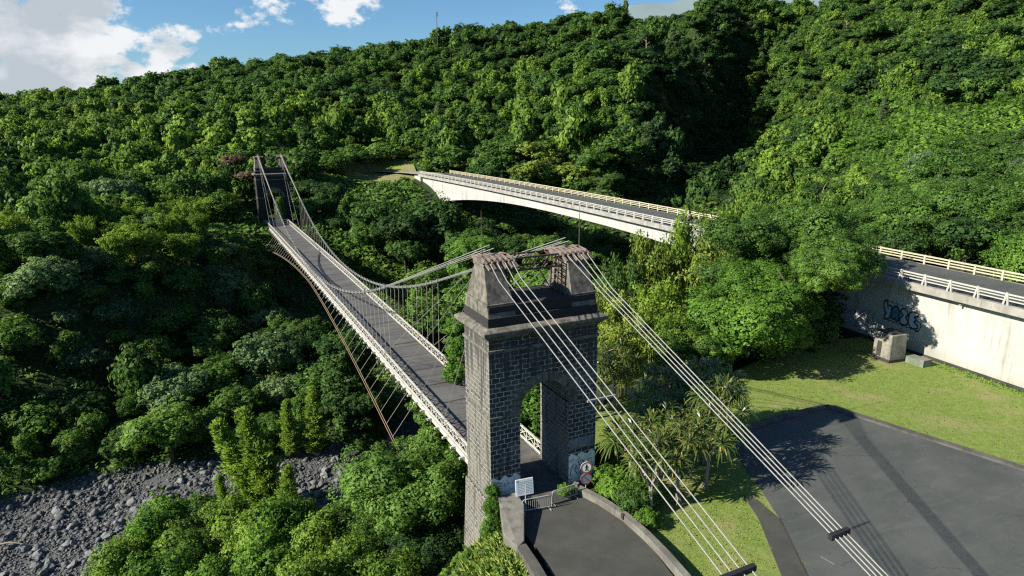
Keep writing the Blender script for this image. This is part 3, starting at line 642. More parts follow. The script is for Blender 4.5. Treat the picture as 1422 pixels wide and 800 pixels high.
far_t = make_tower('stone_bridge_tower', (8.0, SPAN_Y + TD, 0), math.pi, 'dark stone tower at the far end of the wooden suspension bridge', False)
# fallen planks and creeper are growing in the far gate: a board screen closes its foot
sc = MB(); sc.box((2.3, .2, 0), (5.7, .35, 2.4)); 

# ------------------------------------------------------------------ suspension bridge
DZ = -.45; X0, X1 = 1.42, 6.3; Y0, Y1 = TD - .6, SPAN_Y + .6; YM = 73.3
B = empty('suspension_bridge', (3.85, 73.3, DZ), 0, 'old wooden suspension bridge with white lattice railings spanning the gorge', 'footbridge')
def under(o): o.parent = B; o.matrix_parent_inverse = Matrix.Translation((-3.85, -73.3, -DZ)); return o
def bb(mb, name, m, smooth=False): return under(mb.build(name, m, None, smooth))
def camber(y): return .28 * (1 - ((y - YM) / 71) ** 2)
ysg = [Y0 + (Y1 - Y0) * k / 56 for k in range(57)]
d = MB()
for a, b in zip(ysg, ysg[1:]):
    za, zb = DZ + camber(a), DZ + camber(b)
    d.add([(X0, a, za), (X1, a, za), (X1, b, zb), (X0, b, zb), (X0, a, za - .16), (X1, a, za - .16), (X1, b, zb - .16), (X0, b, zb - .16)],
          [(0, 1, 2, 3), (7, 6, 5, 4), (0, 3, 7, 4), (2, 1, 5, 6)])
bb(d, 'deck', M_DECK)
def main_z(y):                     # cable: straight near the towers, parabola between
    a = abs(y - YM); L = 71.3; k = 45.0; s0 = .318; low = 1.25
    curv = s0 / k
    return low + (.5 * curv * a * a if a < k else .5 * curv * k * k + s0 * (a - k))
for sx, x in ((-1, 1.28), (1, 6.44)):
    r = MB(); npan = 104; pl = (Y1 - Y0 + .1) / npan
    yy = [Y0 - .1 + pl * k for k in range(npan + 1)]
    for i, (a, b) in enumerate(zip(yy, yy[1:])):
        za, zb = DZ + camber(a), DZ + camber(b)
        r.bar((x, a, za + 1.08), (x, b, zb + 1.08), .15, .09)           # top rail
        r.bar((x, a, za + .16), (x, b, zb + .16), .10, .14)            # bottom rail
        r.bar((x, a, za - .30), (x, b, zb - .30), .12, .42)            # stringer under the rail
        r.bar((x, a, za + .2), (x, a, za + 1.06), .08)
        r.bar((x + .025, a, za + .22), (x + .025, b, zb + 1.05), .055, .05)
        r.bar((x - .025, a, za + 1.05), (x - .025, b, zb + .22), .055, .05)
        r.bar((x, (a + b) / 2, (za + zb) / 2 + .62), (x, b - .0, (za + zb) / 2 + .62), .04)
    bb(r, 'railing', M_RAILW)
cb = MB().box((-3.05, -.09, -.34), (3.05, .09, -.17)); cbm = cb.mesh('cross_beam', M_RAILW)
for k in range(72):
    y = 6 + k * 1.9
    if y > Y1 - 2: break
    o = place('cross_beam', cbm, None, (3.85, y, DZ + camber(y))); under(o)
for x, nm in ((1.1, 'main_cable'), (6.62, 'main_cable')):
    c = MB(); yl = [2.05 + (SPAN_Y + 2.05 - 2.05) * k / 72 for k in range(73)]
    for dx, dz in ((-.09, 0), (.09, .0), (0, .10), (0, -.08)):
        c.tube([(x + dx * (1 + 2.2 * max(0, abs(y - YM) - 52) / 20), y, main_z(y) + dz * (1 + 1.5 * max(0, abs(y - YM) - 52) / 20)) for y in yl], .032, 5)
    o = bb(c, nm, M_CABLE)
    if x < 3: clipm = MB().box((-.15, -.06, -.16), (.15, .06, .2)).mesh('cable_clip', M_HANG)
    for k in range(50):
        y = YM + (k - 24.5) * 1.85; place('cable_clip', clipm, o, (x, y, main_z(y)))
    rt = MB(); rt.tube([(x, y, main_z(y)) for y in [SPAN_Y - 26 + k * 2.6 for k in range(11)]], .09, 6); rt.tube([(x, y, main_z(y) + .02) for y in [SPAN_Y - 10 + k for k in range(12)]], .12, 6)
    rt.build('rusty_sleeve', M_RUSTC, o)
    for k in range(50):
        y = YM + (k - 24.5) * 1.85
        xr_ = 1.28 if x < 3 else 6.44
        h = MB().tube([(x, y, main_z(y) - .05), (xr_, y, DZ + camber(y) - .25)], .022, 4)
        bb(h, 'hanger', M_HANG)
for x in (1.15, 6.57):       # inclined stays from each tower to the deck ends
    for yt, sgn in ((TD - .9, 1), (SPAN_Y + .9, -1)):
        for ln, zt in (((9, 14.2), (15, 15.2), (21, 15.7), (27, 15.95)) if sgn > 0 else ((12, 14.8), (22, 15.7))):
            ye = yt + sgn * ln
            bb(MB().tube([(x, yt, zt), (x, ye, DZ + camber(ye) + 1.0)], .030 if sgn > 0 else .018, 4), 'inclined_stay', M_CABLE)
for sx in (-1, 1):           # wind bracing cables splayed below each side
    w = MB()
    def wind(tt):   # tt -1..1 along the span
        y = 75 + tt * 52 if tt > 0 else 75 + tt * 58
        e_ = 2.0 if tt > 0 else 1.35; return y, -3.0 * abs(tt) ** e_ - .95, .3 + 2.1 * abs(tt) ** e_
    for off in (0, .16):
        w.tube([(3.85 + sx * (2.75 + wind(tt)[2] + off), wind(tt)[0], wind(tt)[1] - off * .5) for tt in [k / 16 - 1 for k in range(33)]], .034, 5)
    bb(w, 'wind_cable', M_RUSTC if sx < 0 else M_CABLE)
    for k in range(44):
        tt = -0.95 + k * 1.9 / 43
        y, z, xx = wind(tt)
        bb(MB().tube([(3.85 + sx * (2.75 + xx), y, z), (3.85 + sx * 2.6, y, DZ + camber(y) - .3)], .018, 4), 'tie_rod', M_HANG)
# gate and pale board screen at the far end
gs = MB(); gs.box((2.9, SPAN_Y - 4, DZ + .2), (5.0, SPAN_Y - 3.9, DZ + 1.5)); gs.box((1.6, SPAN_Y - 2.0, DZ + .25), (4.9, SPAN_Y + .3, DZ + .42))
bb(gs, 'end_platform', M_CONC)
g = empty('metal_gate', (3.85, SPAN_Y - 4.3, DZ + .2), 0, 'low metal gate closing the far end of the wooden bridge deck', 'gate')
f = MB()
for z in (.05, .65, 1.25): f.bar((-2.3, 0, z), (2.3, 0, z), .05)
f.build('rail', M_GALV, g); f = MB()
for k in range(16): f.bar((-2.3 + k * .306, 0, .05), (-2.3 + k * .306, 0, 1.25), .03)
f.build('bar_panel', M_GALV, g)
f = MB().box((2.2, -.2, .0), (2.75, .3, 1.0)); f.build('post', M_WHITE, g)

# ------------------------------------------------------------------ backstay cable bundles with their spacer clamps
SL = 8.16 / 22.1
for xc, lab in ((1.25, 'four pale steel backstay cables dropping over the pandanus lawn from the tower top'), (6.75, 'four pale steel backstay cables dropping over the car park from the tower top')):
    E_ = empty('backstay_cables', (xc, -42.0, 0), 0, lab, 'cable bundle')
    for k in range(4):
        sp0, sp1 = (.5, .42) if xc < 3 else (.32, .24)
        x_t, x_b = xc + (k - 1.5) * sp0, xc + (k - 1.5) * sp1 * 1.0
        zoff = 0.0
        o = MB().tube([(xc + (k - 1.5) * .5, .7, 16.1 - .02), (x_t, -.6 if xc < 3 else -2.6, 16.2 - SL * (2.6 if xc < 3 else 4.6) + zoff * 1.4), (x_b, -20.1, 8.04 + zoff), (x_b, -42.5, -.2)], .029, 6).build('cable', M_CABLE)
        o.parent = E_; o.matrix_parent_inverse = Matrix.Translation((-xc, 42.0, 0))
    h = .85 if xc < 3 else .55
    o = MB().box((xc - h, -20.2, 7.93), (xc + h, -20.0, 8.17)).build('spacer_clamp', M_INK); o.parent = E_; o.matrix_parent_inverse = Matrix.Translation((-xc, 42.0, 0))
    if xc < 3:
        o = MB().box((xc - .8, -10.75, 11.42), (xc + .8, -10.65, 11.52)).build('spacer_clamp', M_CABLE); o.parent = E_; o.matrix_parent_inverse = Matrix.Translation((-xc, 42.0, 0))
    o = MB().frustum((xc - 1.6, -44.5), (xc + 1.6, -41.5), (xc - 1.2, -44.0), (xc + 1.2, -42.0), -.6, .5).build('anchor_block', M_CONC); o.parent = E_; o.matrix_parent_inverse = Matrix.Translation((-xc, 42.0, 0))

# ------------------------------------------------------------------ concrete road bridge
RB = empty('road_bridge', (55, 60, 0), 0, 'long white concrete arch road bridge carrying the road across the gorge behind the stone tower', 'road bridge')
def edge(y): return 51.6 + .075 * y - .00036 * y * y
def rbp(o): o.parent = RB; o.matrix_parent_inverse = Matrix.Translation((-55, -60, 0)); return o
RW = 11.2; ZS = 7.25
ya = [-60 + 4 * k for k in range(60)]; ya = [y for y in ya if y <= 176] + [178]
def nrm(y): dx = .075 - .00072 * y; l = math.hypot(dx, 1); return (1 / l, -dx / l)
def off(y, w, z): n = nrm(y); return (edge(y) + n[0] * w, y + n[1] * w, z)
def ribbon(name, prof, m, ys_=ya, parent=True, cap=True, zf=None):
    """sweeps a closed profile [(across, z)] along the bridge"""
    vs = []; fs = []; k = len(prof)
    for y in ys_:
        for (w, z) in prof: vs.append(off(y, w, z if not callable(z) else z(y)))
    for i in range(len(ys_) - 1):
        for j in range(k): fs.append((i * k + j, i * k + (j + 1) % k, (i + 1) * k + (j + 1) % k, (i + 1) * k + j))
    if cap: fs += [tuple(range(k)), tuple((len(ys_) - 1) * k + j for j in reversed(range(k)))]
    o = MB().add(vs, fs).build(name, m)
    return rbp(o) if parent else o
def soffit(y):
    if y <= 19: return .0
    if y <= 26: return (y - 19) * .30
    if y <= 170: 
        tt = abs(y - 84) / 80.0
        return 4.75 - 5.2 * min(tt, 1.05) ** 2.6
    return -.5
ribbon('deck_slab', [(0, 6.75), (RW, 6.75), (RW, ZS), (RW - .45, ZS), (RW - .45, ZS + .02), (.5, ZS + .02), (.5, ZS + .28), (0, ZS + .28)], M_SLAB)
ribbon('carriageway', [(.62, ZS + .03), (RW - .6, ZS + .03), (RW - .6, ZS + .06), (.62, ZS + .06)], M_ASPH)
yg = sorted(set(ya + [19, 22, 26, 30, 170]))
ribbon('arch_girder', [(1.0, soffit), (RW - 1.0, soffit), (RW - 1.0, 6.74), (1.0, 6.74)], M_WHITE, yg)
ribbon('base_course', [(.9, -1.4), (1.4, -1.4), (1.4, -.01), (.9, -.01)], M_BASE, [-60, -50, -40, -30, -20, -12, -6, 0, 4, 8, 12, 16, 18.8])  # near-black strip along the foot of the white wall
pier = MB().prism([off(169, 1.2, 0)[:2], off(169, RW - 1.2, 0)[:2], off(172.5, RW - 1.2, 0)[:2], off(172.5, 1.2, 0)[:2]], -12, 1.5)
rbp(pier.build('pier', M_WHITE))
ab = MB().prism([off(176.5, .2, 0)[:2], off(176.5, RW - .2, 0)[:2], off(182, RW - .2, 0)[:2], off(182, .2, 0)[:2]], -2, 6.72)
rbp(ab.build('abutment', M_WHITE))
# edge railings: cream on the far side, grey on the near side, every post a part of its own
def rails(name, w, m, zs, y0, y1, th):
    k = MB(); yy = [y0 + (y1 - y0) * i / 60 for i in range(61)]
    for z, h in zs:
        for a, b in zip(yy, yy[1:]): k.bar(off(a, w, z), off(b, w, z), th, h)
    return rbp(k.build(name, m))
far_r = rails('railing', RW - .3, M_YRAIL, ((ZS + 1.05, .17), (ZS + .72, .13), (ZS + .40, .13)), -58, 177, .1)
near_r = rails('railing', .28, M_GRAIL, ((ZS + 1.30, .15), (ZS + 1.02, .10), (ZS + .72, .10)), -58, 177, .1)
pm = MB().box((-.11, -.11, -.05), (.11, .11, 1.22)).mesh('post', M_YRAIL)
pm2 = MB()
pm2.bar((-.06, -.22, 0), (0, -.02, 1.2), .12, .16); pm2.bar((-.06, .22, 0), (0, .02, 1.2), .12, .16); pm2.box((-.07, -.1, 1.0), (.07, .1, 1.16)); pm2 = pm2.mesh('post', M_GRAIL)
yq = -58
while yq < 177:
    p_ = off(yq, RW - .3, ZS - .05); o = place('post', pm, None, p_, -math.atan(.075 - .00072 * yq)); o.parent = far_r; o.matrix_parent_inverse = Matrix.Translation((-55, -60, 0)) @ Matrix.Identity(4)
    o.matrix_parent_inverse = Matrix.Identity(4); yq += 3.0
yq = -56.5
while yq < 177:
    p_ = off(yq, .24, ZS + .26); o = place('post', pm2, None, p_, -math.atan(.075 - .00072 * yq)); o.parent = near_r; yq += 2.72
# drain spouts below the slab
for y in (2.2, -12.0): 
    a = off(y, .95, 6.45); o = MB().tube([a, (a[0] - .55, a[1] + .1, 6.3)], .09, 8).build('drain_spout', M_WHITE); rbp(o)
# graffiti on the white wall: bubble letters, outlined in black over teal and pale fills
def wall_pt(y, z, d=.0):
    p_ = off(y, 1.0, z); n_ = nrm(y); return (p_[0] - n_[0] * d, p_[1] - n_[1] * d, z)
GY0, GZ0, GS = 10.95, 2.62, 1.0       # text runs towards smaller y
def gpt(x, z, d): return wall_pt(GY0 - x, GZ0 + z - .16 * x * .35, d)
LET = {
 'Y': [(.0, 1.95), (.35, 2.1), (.55, 1.5), (.85, 1.7), (1.1, 1.45), (1.0, .8), (.95, .15), (.55, .0), (.15, .25), (.5, .65), (.15, .9)],
 'A': [(1.15, .3), (1.05, .9), (1.2, 1.6), (1.6, 1.85), (2.0, 1.55), (2.05, .9), (2.0, .2), (1.75, .1), (1.6, .45), (1.45, .2)],
 'Z': [(2.15, 1.5), (2.4, 1.85), (2.85, 1.75), (3.05, 1.35), (2.8, .85), (3.15, .6), (3.1, .15), (2.6, .0), (2.15, .2), (2.2, .65), (2.55, 1.1), (2.3, 1.15)],
 'E': [(3.2, 1.6), (3.6, 1.85), (4.25, 1.75), (4.2, 1.4), (3.7, 1.3), (4.05, 1.1), (4.0, .85), (3.75, .8), (4.3, .5), (4.35, .15), (3.8, -.05), (3.3, .15), (3.15, .8)],
}
def smooth(pts, k=2):
    for _ in range(k):
        q = []
        for a, b in zip(pts, pts[1:] + pts[:1]): q += [(a[0] * .75 + b[0] * .25, a[1] * .75 + b[1] * .25), (a[0] * .25 + b[0] * .75, a[1] * .25 + b[1] * .75)]
        pts = q
    return pts
gf = MB(); go = MB()
for ch, pts in LET.items():
    sp_ = smooth(pts)
    fill = 1 if ch == 'A' else 0
    n_ = len(sp_); vs = [gpt(a, b, .012) for a, b in sp_] + [gpt(a, b, -.03) for a, b in sp_]
    gf.add(vs, [tuple(range(n_))] + [(i, (i + 1) % n_, n_ + (i + 1) % n_, n_ + i) for i in range(n_)], fill)
    go.tube([gpt(a, b, .02) for a, b in sp_ + sp_[:1]], .085, 5)
go.tube([gpt(1.5, .95, .02), gpt(1.6, 1.3, .02), gpt(1.72, .98, .02)], .045, 5); go.tube([gpt(.45, 1.45, .02), gpt(.7, 1.15, .02)], .04, 5)
go.tube([gpt(4.1, 1.0, .02), gpt(4.55, .9, .02), gpt(4.7, .5, .02), gpt(4.45, -.1, .02), gpt(4.1, -.25, .02)], .05, 5)
for k in range(7): go.tube([gpt(.2 + k * .6, 2.05, .02), gpt(.3 + k * .62, 2.22 - .03 * k, .02), gpt(.55 + k * .6, 2.0, .02)], .045, 5)
for k in range(8): go.tube([gpt(.1 + k * .55, .06, .02), gpt(.3 + k * .55, -.16, .02), gpt(.55 + k * .55, -.0, .02)], .045, 5)
rbp(gf.build('graffiti_fill', [M_GREYP, M_TEAL])); rbp(go.build('graffiti_outline', M_INK))
# faint older scribbles at the left end of the wall
ga = MB(); rr = random.Random(3)
for k in range(34):
    y, z = 11.5 + rr.random() * 5.5, .2 + rr.random() * 3.0
    pts = [(y, z)]
    for q_ in range(5): pts.append((pts[-1][0] + rr.uniform(-.45, .45), min(5, max(-.2, pts[-1][1] + rr.uniform(-.4, .4)))))
    ga.tube([wall_pt(a, b, .012) for a, b in pts], rr.uniform(.02, .05), 4, rr.choice((0, 0, 1)))
rbp(ga.build('faded_scribble', [paint('violet_spray', (.16, .17, .24), (.26, .28, .36), (.4, .42, .45), .5), M_TEAL]))
# old masonry block standing against the wall
bx = Matrix.Rotation(R(-12), 4, 'Z')
cbk = empty('concrete_block', (49.3, 6.9, -.4), R(-8), 'old rendered concrete block with a rotten cap on the lawn by the white wall', 'block')
bevel(MB().frustum((-1.1, -1.15), (1.1, 1.1), (-1.05, -1.1), (1.05, 1.05), -.1, 3.05).build('body', concrete('rotten_render', (.13, .13, .11), (.27, .262, .23), (.02, .02, .018), 1.0, 1.6, .6), cbk), .10, 2)
bevel(MB().frustum((-1.0, -1.0), (1.0, 1.0), (-.8, -.85), (.85, .8), 3.0, 3.2).build('cap', M_DSTONE, cbk), .06, 2)
MB().box((-1.2, -1.24, -.1), (1.2, 1.18, .4)).build('plinth', M_BASE, cbk)
MB().box((-1.14, .0, .5), (-.95, .5, 2.1)).build('recess', M_BASE, cbk)
lowb = empty('concrete_footing', (50.4, 4.3, -.4), R(-4), 'low green-stained concrete step on the lawn beside the old block', 'step')
MB().box((-.5, -.9, -.1), (.7, 1.1, .75)).build('body', concrete('mossy_concrete', (.09, .12, .09), (.17, .20, .16), (.05, .06, .05), .6), lowb)
MB().box((-.52, -.95, .75), (.75, .2, .86)).build('slab', M_CONC, lowb)

# ------------------------------------------------------------------ signs and barriers at the gate
sg = empty('information_sign', (1.6, -1.85, .0), R(-6), 'white information board with grey print on a post before the gate arch', 'sign')
pn = MB(); pn.box((-.6, -.03, 1.22), (.6, .03, 2.30)); pno = pn.build('panel', M_SIGNW, sg)
pno.rotation_euler = (R(-8), 0, 0)
tx = MB(); rr = random.Random(5)
for k in range(8):
    z = 2.12 - k * .105; x = -.5
    while x < .48:
        l = rr.uniform(.06, .2); tx.box((x, -.036, z - .014), (min(x + l, .5), -.028, z + .014)); x += l + .035
tx.box((-.54, -.036, 2.16), (-.40, -.028, 2.26)); tx.build('print', M_TEXT, pno)
MB().tube([(0, .05, -.1), (0, .05, 2.0)], .03, 8).build('post', M_GALV, sg)

rs = empty('road_sign', (6.85, -.75, -.75), R(-14), 'pair of round prohibition signs one above the other on a post beside the stone wall', 'road sign')
MB().tube([(0, .06, -.1), (0, .06, 2.6)], .03, 8).build('post', M_GALV, rs)
for z, kind in ((2.12, 'ped'), (1.26, 'blue')):
    dsk = MB().disc((0, .0, z), (0, 1, 0), .42, .03, 28).build('plate', M_SIGNW if kind == 'ped' else M_SBLUE, rs)
    MB().disc((0, -.012, z), (0, 1, 0), .425, .01, 28, 0, .335).build('red_ring', M_RED, dsk)
    if kind == 'ped':
        f = MB()
        f.disc((0, -.014, z + .2), (0, 1, 0), .045, .01, 12); f.bar((0, -.012, z + .15), (0, -.012, z - .04), .085, .01, 0, (0, 1, 0))
        f.bar((0, -.012, z - .03), (-.1, -.012, z - .24), .045, .01, 0, (0, 1, 0)); f.bar((0, -.012, z - .03), (.1, -.012, z - .24), .045, .01, 0, (0, 1, 0))
        f.bar((0, -.012, z + .13), (-.12, -.012, z - .02), .035, .01, 0, (0, 1, 0)); f.bar((0, -.012, z + .13), (.12, -.012, z), .035, .01, 0, (0, 1, 0))
        f.build('walking_figure', M_INK, dsk)
    else:
        MB().bar((-.25, -.012, z + .25), (.25, -.012, z - .25), .07, .01, 0, (0, 1, 0)).build('red_slash', M_RED, dsk)

def crowd_barrier(loc, rz, label, w=2.0):
    b = empty('crowd_barrier', loc, rz, label, 'barrier', 'crowd barriers across the gate')
    f = MB(); rr_ = .16
    f.tube([(-w / 2, 0, .12), (-w / 2, 0, 1.0 - rr_), (-w / 2 + rr_ * .3, 0, 1.0 - rr_ * .3), (-w / 2 + rr_, 0, 1.0), (w / 2 - rr_, 0, 1.0), (w / 2 - rr_ * .3, 0, 1.0 - rr_ * .3), (w / 2, 0, 1 - rr_), (w / 2, 0, .12)], .024, 6)
    f.tube([(-w / 2, 0, .2), (w / 2, 0, .2)], .02, 6); f.build('frame', M_GALV, b)
    f = MB(); n = 15
    for k in range(1, n): f.tube([(-w / 2 + w * k / n, 0, .2), (-w / 2 + w * k / n, 0, .99)], .011, 4)
    f.build('bar_panel', M_GALV, b)
    for sx in (-1, 1): MB().bar((sx * (w / 2 - .12), -.28, .03), (sx * (w / 2 - .12), .28, .03), .05, .04).build('foot', M_GALV, b)
crowd_barrier((2.35, -2.0, .0), R(-8), 'galvanised crowd barrier in front of the information board')
crowd_barrier((4.55, -1.75, .0), R(4), 'galvanised crowd barrier half hidden by the shrub against the stone wall')

# mast on the ridge line
q = at_t(607, 44, 372); ms = empty('radio_mast', (q[0], q[1], q[2] - 8), 0, 'thin dark radio mast standing up from the wooded skyline', 'mast')
MB().tube([(0, 0, 0), (0, 0, 9), (0, 0, 17.5)], [.22, .18, .12], 6).build('pole', M_IRON, ms)
f = MB()
for z in (15.8, 16.6, 17.3): f.bar((-.45, 0, z), (.45, 0, z), .08); f.bar((.4, 0, z - .5), (.4, 0, z + .5), .16)
f.build('antenna', M_IRON, ms)

# far clearing: mown grass, road end and old stone remains behind the far gate
def draped(name, poly, m, dz=.05, n=14, kind='structure'):
    """a ground sheet that follows the terrain inside a convex-ish outline"""
    c0 = np.mean(np.array(poly), 0); ring = np.array(poly); pts = [c0]; fs = []; k = len(ring); L = 6
    for j in range(1, L + 1):
        for p_ in ring: pts.append(c0 + (p_ - c0) * j / L)
    pts = np.array(pts); z = height(pts[:, 0], pts[:, 1]) + dz
    for i in range(k): fs.append((0, 1 + i, 1 + (i + 1) % k))
    for j in range(L - 1):
        for i in range(k): a = 1 + j * k + i; b = 1 + j * k + (i + 1) % k; fs.append((a, a + k, b + k, b))
    return tag(MB().add([(x, y, zz) for (x, y), zz in zip(pts, z)], fs).build(name, m, None, True), kind=kind)
draped('clearing_grass', [(30, 184), (38, 178), (48, 177), (55, 181), (58, 193), (61, 206), (58, 224), (46, 228), (34, 210), (28, 196)], M_DRYG, .25)
fr = MB()
fl = [(edge(178) + 5.6, 178), (56.5, 190), (54, 204), (49, 216), (40, 230), (28, 246)]
zz = [ZS, ZS - .1, ZS - .5, ZS - .9, ZS - 1.0, ZS - 1]
for i in range(len(fl) - 1):
    (a, b), (c, d_) = fl[i], fl[i + 1]; dx, dy = c - a, d_ - b; l = math.hypot(dx, dy); nx_, ny_ = dy / l * 4.2, -dx / l * 4.2
    fr.add([(a - nx_, b - ny_, zz[i]), (a + nx_, b + ny_, zz[i]), (c + nx_, d_ + ny_, zz[i + 1]), (c - nx_, d_ - ny_, zz[i + 1])], [(0, 1, 2, 3)])
tag(fr.build('far_road', M_SLAB), kind='structure')
w = MB(); wl = [(-14, 166), (-9, 164), (-4, 163.5), (-1, 163)]
for a, b in zip(wl, wl[1:]): w.bar((a[0], a[1], 2.6), (b[0], b[1], 2.4), .6, 3.2)
tag(w.build('stone_wall', M_CONC), 'pale ruined stone wall among bushes just left of the far bridge tower', 'wall')

# ------------------------------------------------------------------ foliage generators (unit crowns, radius 1)
def unit(v): return v / np.maximum(np.linalg.norm(v, axis=-1, keepdims=True), 1e-6)
def rdir(g, n, zmin=-1.0):
    d = unit(g.normal(size=(n * 4 + 16, 3))); d = d[d[:, 2] > zmin]
    while len(d) < n: d = np.concatenate([d, d])
    return d[:n]
def leaf_arrays(g, pos, nrm_, size, aspect=.55, droop=0.0, cn=None):
    """rhombic leaves, 4 vertices each: position and the crown's outward direction there"""
    n = len(pos); nrm_ = unit(nrm_); cn = nrm_ if cn is None else unit(np.broadcast_to(cn, (n, 3))); a = unit(np.cross(nrm_, g.normal(size=(n, 3))))
    if droop: a = unit(a + np.array([0, 0, -droop]))
    b = unit(np.cross(nrm_, a)); s = np.broadcast_to(np.asarray(size), (n,))[:, None]
    v = np.stack([pos - a * s * .5, pos + b * s * aspect * .5 + nrm_ * s * .08, pos + a * s * .5 - nrm_ * s * .06, pos - b * s * aspect * .5 + nrm_ * s * .08], 1)
    return np.concatenate([v.reshape(-1, 3), np.repeat(cn, 4, 0)], 1)
def core(g, c, r, leaf, zmin=-.75):
    """the dense inner foliage of a lobe"""
    k = 1.9 * leaf; n = int(1.25 * 12.6 * float(np.mean(r)) ** 2 / (k * k * .38)) + 6; d = rdir(g, n, zmin); q = c + d * r * g.uniform(.72, .98, (n, 1))
    return leaf_arrays(g, q, d + g.normal(size=(n, 3)) * .5, k * g.uniform(.7, 1.2, n), .75, 0.0, d + np.array([0, 0, .15]))
def quads_of(v): n = len(v) // 4; return np.arange(n * 4).reshape(n, 4)

def lobed(seed, nl, nc, nf, leaf, flat=.8, spread=.55, cl=.36, zlow=-.45, aspect=.6, tall=1.0, droop=0.0):
    g = np.random.default_rng(seed); V = []
    cs = [np.zeros(3)]; rs = [np.array([.68, .68, .62])]
    for i in range(nl - 1):
        an = 2 * math.pi * (i + g.uniform(-.25, .25)) / max(1, nl - 1); rr_ = spread * g.uniform(.75, 1.15)
        cs.append(np.array([math.cos(an) * rr_, math.sin(an) * rr_, g.uniform(-.45, .38)])); k = g.uniform(.34, .52); rs.append(np.array([k, k, k * .95]))
    for c, r in zip(cs, rs):
        m_ = int(nc * (r[0] / .5) ** 2) + 3; V.append(core(g, c, r * .88, leaf))
        for d in rdir(g, m_, zlow):
            p = c + d * r * g.uniform(.80, 1.14); k = cl * r.mean() * g.uniform(.7, 1.35)
            dd = unit(rdir(g, nf) + d * .75 + np.array([0, 0, .35])); q = p + dd * k * g.uniform(.35, 1.0, (nf, 1)) ** .6
            V.append(leaf_arrays(g, q, dd + g.normal(size=(nf, 3)) * .45 + np.array([0, 0, .25]), leaf * g.uniform(.42, 1.5, nf), aspect, droop, dd * .75 + d * .5 + np.array([0, 0, .12])))
    v = np.concatenate(V); v[:, 2] *= flat * tall
    return v
def vined(seed, nl, nc, nf, leaf, aspect=.75):
    """tree smothered by creepers: rounded heads with curtains hanging to the ground"""
    g = np.random.default_rng(seed); V = []
    for i in range(nl):
        an = g.uniform(0, 2 * math.pi); rr_ = .62 * math.sqrt(g.uniform(0, 1)); c = np.array([math.cos(an) * rr_, math.sin(an) * rr_, g.uniform(-.25, .55)])
        r = g.uniform(.30, .48); V.append(core(g, c, np.array([r, r, r]) * .92, leaf))
        for j in range(nc):
            d = rdir(g, 1, -.05)[0]; p = c + d * r; k = r * .42 * g.uniform(.7, 1.3)
            dd = unit(rdir(g, nf) + d * .8 + np.array([0, 0, .3])); q = p + dd * k * g.uniform(.4, 1, (nf, 1))
            V.append(leaf_arrays(g, q, dd + g.normal(size=(nf, 3)) * .4, leaf * g.uniform(.7, 1.3, nf), aspect, .3, dd * .7 + d * .6))
        m_ = int(nc * nf * .85); an = g.uniform(0, 2 * math.pi, m_); h = g.uniform(0, 1, m_) * (.55 + .45 * np.sin(an * 2 + 3 * i))
        rad = r * (1.0 + .16 * np.sin(an * 4 + i) + .30 * h + .12 * g.normal(size=m_) + .14 * np.sin(h * 11 + an * 3))
        q = np.stack([c[0] + rad * np.cos(an), c[1] + rad * np.sin(an), c[2] - h * (c[2] + 1.0)], 1); o_ = np.stack([np.cos(an), np.sin(an), .25 * np.ones(m_)], 1)
        V.append(leaf_arrays(g, q, o_ + g.normal(size=(m_, 3)) * .35, leaf * g.uniform(.7, 1.3, m_), aspect, .6, o_ + np.stack([.4 * np.sin(an * 5), .4 * np.cos(an * 5), .35 * np.cos(h * 9)], 1)))
    return np.concatenate(V)
def bambooed(seed, nculm, nf, leaf):
    """feathery arching culms; unit = radius, base at z=-1.3"""
    g = np.random.default_rng(seed); V = []; culms = []
    for i in range(nculm):
        an = g.uniform(0, 2 * math.pi); out = g.uniform(.12, .95); top = g.uniform(.35, 1.15) * (1.15 - .45 * out)
        b = np.array([math.cos(an) * .2, math.sin(an) * .2, -1.3]); tt = np.linspace(0, 1, 9)[:, None]
        dv = np.array([math.cos(an), math.sin(an), 0])
        p = b + np.array([0, 0, 1]) * (top + 1.3) * (1.18 * tt - .26 * tt ** 4) + dv * out * tt ** 2.2
        p[-1, 2] -= .10 * out; culms.append(p)
        for k in range(7):       # puffs of foliage along the upper culm
            s_ = .30 + .70 * (k + g.uniform(0, .8)) / 7; x = min(s_, .999) * 8; i0 = int(x); q0 = p[i0] * (1 - x + i0) + p[min(8, i0 + 1)] * (x - i0)
            m_ = nf // 7; w = .27 * (1.25 - s_) + .11; q0 = q0 + g.normal(size=3) * np.array([.06, .06, .03]); dd = rdir(g, m_); q = q0 + dd * w * g.uniform(.25, 1, (m_, 1)) * np.array([1, 1, .8])
            V.append(leaf_arrays(g, q, dd * .6 + np.array([0, 0, .5]) + g.normal(size=(m_, 3)) * .4, leaf * g.uniform(.6, 1.3, m_), .42, .6, dd * .75 + dv * .3 + np.array([0, 0, .55])))
    return np.concatenate(V), culms
